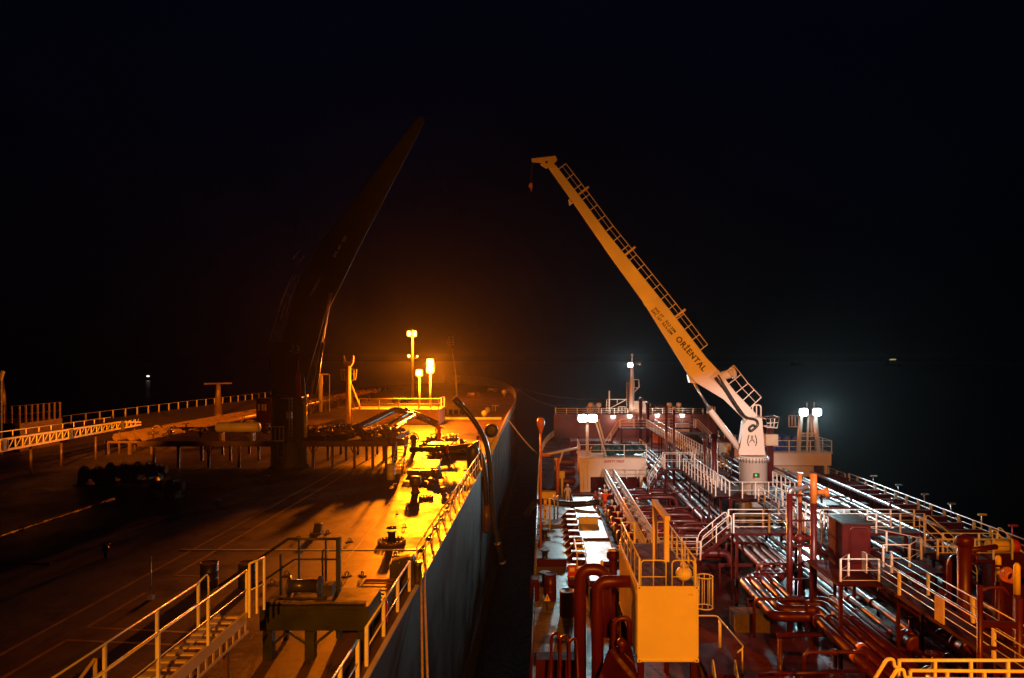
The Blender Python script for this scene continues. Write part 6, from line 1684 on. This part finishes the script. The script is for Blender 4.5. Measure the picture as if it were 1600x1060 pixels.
# dark platform house at the left frame edge
hs_ = thing('deckhouse', 'dim railed platform house at the extreme left of the dark tanker', 'deckhouse', (-52, 68, ZL))
m_ = MB(); m_.box(-56, -50.5, 68, 74, ZL, 16.2); m_.build('wall', 'brown', hs_)
m_ = MB(); m_.lathe((-54, 70, 16.2), [(.6, 0), (.5, 2.5), (.3, 4.3)], 12); m_.build('vent', 'brown', hs_)
rail_parts(hs_, [(-56, 68.1, 16.2), (-50.6, 68.1, 16.2), (-50.6, 73.8, 16.2)], 1.7, (1., .5), .8, 'brown', .12)
p0 = at(4, 585, 66)
t = thing('hose_davit', 'slanted bar of a davit at the extreme left edge', 'davit', (p0.x, 66, ZL))
m_ = MB(); m_.bar(at(1, 594, 66), at(5, 580, 66), .22); m_.build('arm', 'cream', t)
m_ = MB(); m_.bar(at(1, 594, 66), V((at(1, 594, 66).x, 66, ZL)), .2); m_.build('post', 'darksteel', t)
# dark machinery on the left deck
winch('dark mooring winch standing nearest the far gangway legs', (onz(150, 758, ZL).x, onz(150, 758, ZL).y, ZL), 3.0, 'darksteel', 'darksteel')
winch('dark mooring winch in the middle of the unlit left deck', (onz(190, 752, ZL).x, onz(190, 752, ZL).y, ZL), 3.0, 'darksteel', 'darksteel')
winch('dark mooring winch with shiny fittings on the unlit left deck', (onz(230, 750, ZL).x, onz(230, 750, ZL).y, ZL), 2.6, 'brown', 'darksteel')
winch('dark mooring winch with rope at the edge of the crane shadow', (onz(258, 778, ZL).x, onz(258, 778, ZL).y, ZL), 2.2, 'darksteel', 'brown')

# ------------------------------------------------------------------ people
def person(label, base, cover, helmet, rz=0, arms=((.28, -.05, .95), (-.28, -.05, .95)), lean=0., kneel=False):
    t = thing('person', label, 'person', base)
    t.rotation_euler.z = rz
    J, E, Rd = [], [], []
    def j(p, r, par=None):
        J.append(V(p)); Rd.append(r)
        if par is not None: E.append((par, len(J) - 1))
        return len(J) - 1
    hip = .92 if not kneel else .55
    pe = j((0, 0, hip), (.16, .13))
    wa = j((0, -lean * .3, hip + .18), (.15, .115), pe); ch = j((0, -lean * .7, hip + .42), (.185, .13), wa); nk = j((0, -lean, hip + .58), (.07, .07), ch)
    hd = j((0, -lean - .02, hip + .68), (.085, .095), nk); tp = j((0, -lean - .02, hip + .80), (.08, .09), hd)
    for s, k in ((1, 0), (-1, 1)):
        if kneel:
            kn = j((s * .13, -.36, .42 if s > 0 else .12), (.085, .085), j((s * .1, 0, hip - .08), (.11, .11), pe)); an = j((s * .13, -.34 if s > 0 else .25, .1), (.06, .06), kn)
        else:
            kn = j((s * .12, -.02, .5), (.085, .085), j((s * .1, 0, hip - .1), (.115, .115), pe)); an = j((s * .13, .02, .1), (.06, .06), kn)
        j((s * .14, an and J[an].y - .17, .045), (.045, .04), an)
        sh = j((s * .21, -lean * .9, hip + .5), (.075, .075), ch)
        hx, hy, hz_ = arms[k]
        hz_ = hz_ - (.92 - hip)
        hand = V((hx, hy - lean, hz_)); el = (J[sh] + hand) / 2 + V((s * .06, .06, -.02))
        e = j(el, (.055, .055), sh); wr = j(hand, (.036, .032), e)
        d = (hand - el).normalized()
        pm = j(hand + d * .07, (.04, .022), wr)
        side = V((0, 1, 0)) if abs(d.y) < .8 else V((1, 0, 0))
        for f in range(4): j(J[pm] + d * (.075 + .012 * (1.5 - abs(f - 1.5))) + side * (f - 1.5) * .022, (.009, .009), pm)
        j(hand + d * .05 - side * .06, (.01, .01), wr)
    me = bpy.data.meshes.new('body'); me.from_pydata(J, E, [])
    o = bpy.data.objects.new('body', me); C.objects.link(o)
    md = o.modifiers.new('skin', 'SKIN'); sb = o.modifiers.new('sub', 'SUBSURF'); sb.levels = 1; sb.render_levels = 1
    for i, v in enumerate(me.skin_vertices[0].data): v.radius = Rd[i]; v.use_root = (i == 0)
    bpy.context.view_layer.update()
    nm = bpy.data.meshes.new_from_object(o.evaluated_get(bpy.context.evaluated_depsgraph_get()))
    bpy.data.objects.remove(o)
    for mt in (cover, 'skin', 'boots'): nm.materials.append(M[mt])
    hands = [V(a) - V((0, lean, .92 - hip)) for a in arms]
    for p in nm.polygons:
        p.use_smooth = True
        c = p.center
        if c.z > hip + .57 or any((c - h).length < .15 and (c - h).z * 1 < .3 and (c - h).length > 0 and (c - h).length < .13 for h in hands): p.material_index = 1
        elif c.z < .1 and not kneel or c.z < .08: p.material_index = 2
    b = bpy.data.objects.new('body', nm); C.objects.link(b); b.parent = t; OFF[b.name] = V(base)
    hc = V(base) + V((0, -lean - .02, hip + .80))
    m_ = MB(); m_.lathe(hc, [(.15, -.03), (.128, -.01), (.125, .04), (.1, .1), (.05, .135), (.01, .145)], 16); m_.build('helmet', helmet, t)
    m_ = MB()
    for s in (-.035, .035): m_.sphere(hc + V((s, -.09, -.07)), .012, 6)
    m_.build('eyes', 'black', t)
    m_ = MB(); m_.sphere(hc + V((0, -.1, -.11)), .018, 6); m_.build('nose', 'skin', t)
    return t
p0 = onz(887, 787, ZR)
person('person in a white coverall and pale helmet standing by the tray, back turned', p0, 'coverwhite', 'white', PI, ((.3, -.12, 1.0), (-.28, -.1, .98)), .05)
p0 = at(945, 793, 60.5)
person('person in an orange coverall and pale helmet reaching out an arm among the valves', (p0.x, 60.5, 9.36), 'coverorange', 'white', PI * .9, ((.28, -.05, .95), (-.55, -.25, 1.5)), .03)
p0 = at(933, 790, 61.2)
person('person crouching in a red coverall beside the man in orange', (p0.x, 61.6, 9.36), 'coverred', 'redbright', -.8, ((.3, -.35, .95), (-.3, -.35, .95)), .12, True)
mb = MB()
for x in (-10.1, -8.3): mb.bar((x, 63, ZL), (x, 63, 14.83), .12)
mb.build('leg', 'brown', mp)
person('person in an orange coverall seen from behind at the left manifold', (at(686, 690, 63).x, 63, 14.9), 'coverorange', 'yellow', PI, ((.28, -.1, .97), (-.4, -.2, 1.25)), .02)
p0 = onz(746, 705, ZL)
person('person in a red coverall near the black hose bend at the hull edge', p0, 'coverred', 'redbright', 2.2, ((.3, -.3, 1.1), (-.3, -.2, 1.0)), .1)

# ------------------------------------------------------------------ distant vessels with lights
def far_ship(label, a, b, Y, hl, lens, spread, lz):
    p0 = at(a, b, Y)
    t = thing('distant_ship', label, 'ship', (p0.x, Y, 0), 'far ships showing only lights')
    m_ = MB(); m_.prism([(p0.x - hl, Y, -1), (p0.x + hl, Y, -1), (p0.x + hl * 1.1, Y, p0.z * .35), (p0.x - hl, Y, p0.z * .3)], (0, hl * .3, 0)); m_.build('hull', 'hull', t)
    m_ = MB(); m_.box(p0.x - hl * .8, p0.x - hl * .4, Y + 1, Y + hl * .2, p0.z * .3, p0.z * .9); m_.build('superstructure', 'hull', t)
    m_ = MB(); m_.tube([(p0.x, Y + 2, p0.z * .25), (p0.x, Y + 2, p0.z + 1)], hl * .01, 6); m_.build('mast', 'hull', t)
    m_ = MB()
    for dx in spread: m_.sphere((p0.x + dx, Y, p0.z), lz, 8)
    m_.build('lamp', lens, t)
far_ship('distant ship showing a yellow light right of the twin floodlight tower', 1395, 562, 2000, 22, 'lens_yellow', (-7, -2, 2, 7), 1.7)
far_ship('distant ship showing one faint speck of light between crane and right edge', 1243, 565, 2200, 16, 'lens_yellow', (0,), 1.0)
far_ship('small boat with a white light on the dark sea beyond the left tanker', 231, 588, 720, 8, 'lens_far', (-.6, .9), .85)

# ------------------------------------------------------------------ sodium floodlights on the bridge front behind the viewpoint
for x, y, z, aim, pw, cone in ((3, -24, 33, (6, 31, 12.5), 128000, 46), (22, -3, 26.5, (18, 35, 11), 5500, 66), (8, -3, 30, (9, 55, 31), 34000, 50), (-20, -4, 27, (-37.5, 58, 22), 850000, 17), (-21, -4, 27, (-25.5, 59, 17.6), 60000, 7)):
    t = thing('floodlight', f'bridge front sodium floodlight {"trained on the horizontal orange tank" if x == -21 else "trained on the stowed lattice gangway" if x < 0 else "trained on the white container" if x < 6 else "trained on the catwalk" if x > 20 else "trained on the white crane jib"}', 'lamp', (x, y - .3, z))
    floodlight(t, (x, y - .2, z), .4, .35, 'darksteel', 1)
    lamp((x, y + .3, z), pw, SODIUM, .15, spot=cone, aim=aim, blend=.8)
t = thing('floodlight', 'bridge front white floodlight trained on the crane pedestal and deckhouses', 'lamp', (10, -3.3, 28))
floodlight(t, (10, -3.2, 28), .4, .35, 'darksteel', 1)
lamp((10, -2.7, 28), 100000, (1, .88, .84), .15, spot=19, aim=(17, 80, 5), blend=.6)

# ------------------------------------------------------------------ camera and render settings
cd = bpy.data.cameras.new('Camera'); cam = bpy.data.objects.new('Camera', cd); C.objects.link(cam)
cam.location = (0, 0, ZC); cam.rotation_euler = (PI / 2, 0, 0)
cd.sensor_width = 36; cd.lens = 36 * F / 1600
cd.shift_x = -(848 - 800) / 1600; cd.shift_y = (560 - 530) / 1600
cd.clip_start = .2; cd.clip_end = 8000
S.camera = cam
S.render.engine = 'CYCLES'
S.cycles.use_denoising = True
S.cycles.volume_bounces = 0
S.cycles.max_bounces = 6; S.cycles.diffuse_bounces = 3; S.cycles.glossy_bounces = 3
S.cycles.sample_clamp_indirect = 4
S.cycles.caustics_reflective = False; S.cycles.caustics_refractive = False
S.view_settings.view_transform = 'Standard'; S.view_settings.look = 'None'; S.view_settings.exposure = 0; S.view_settings.gamma = 1
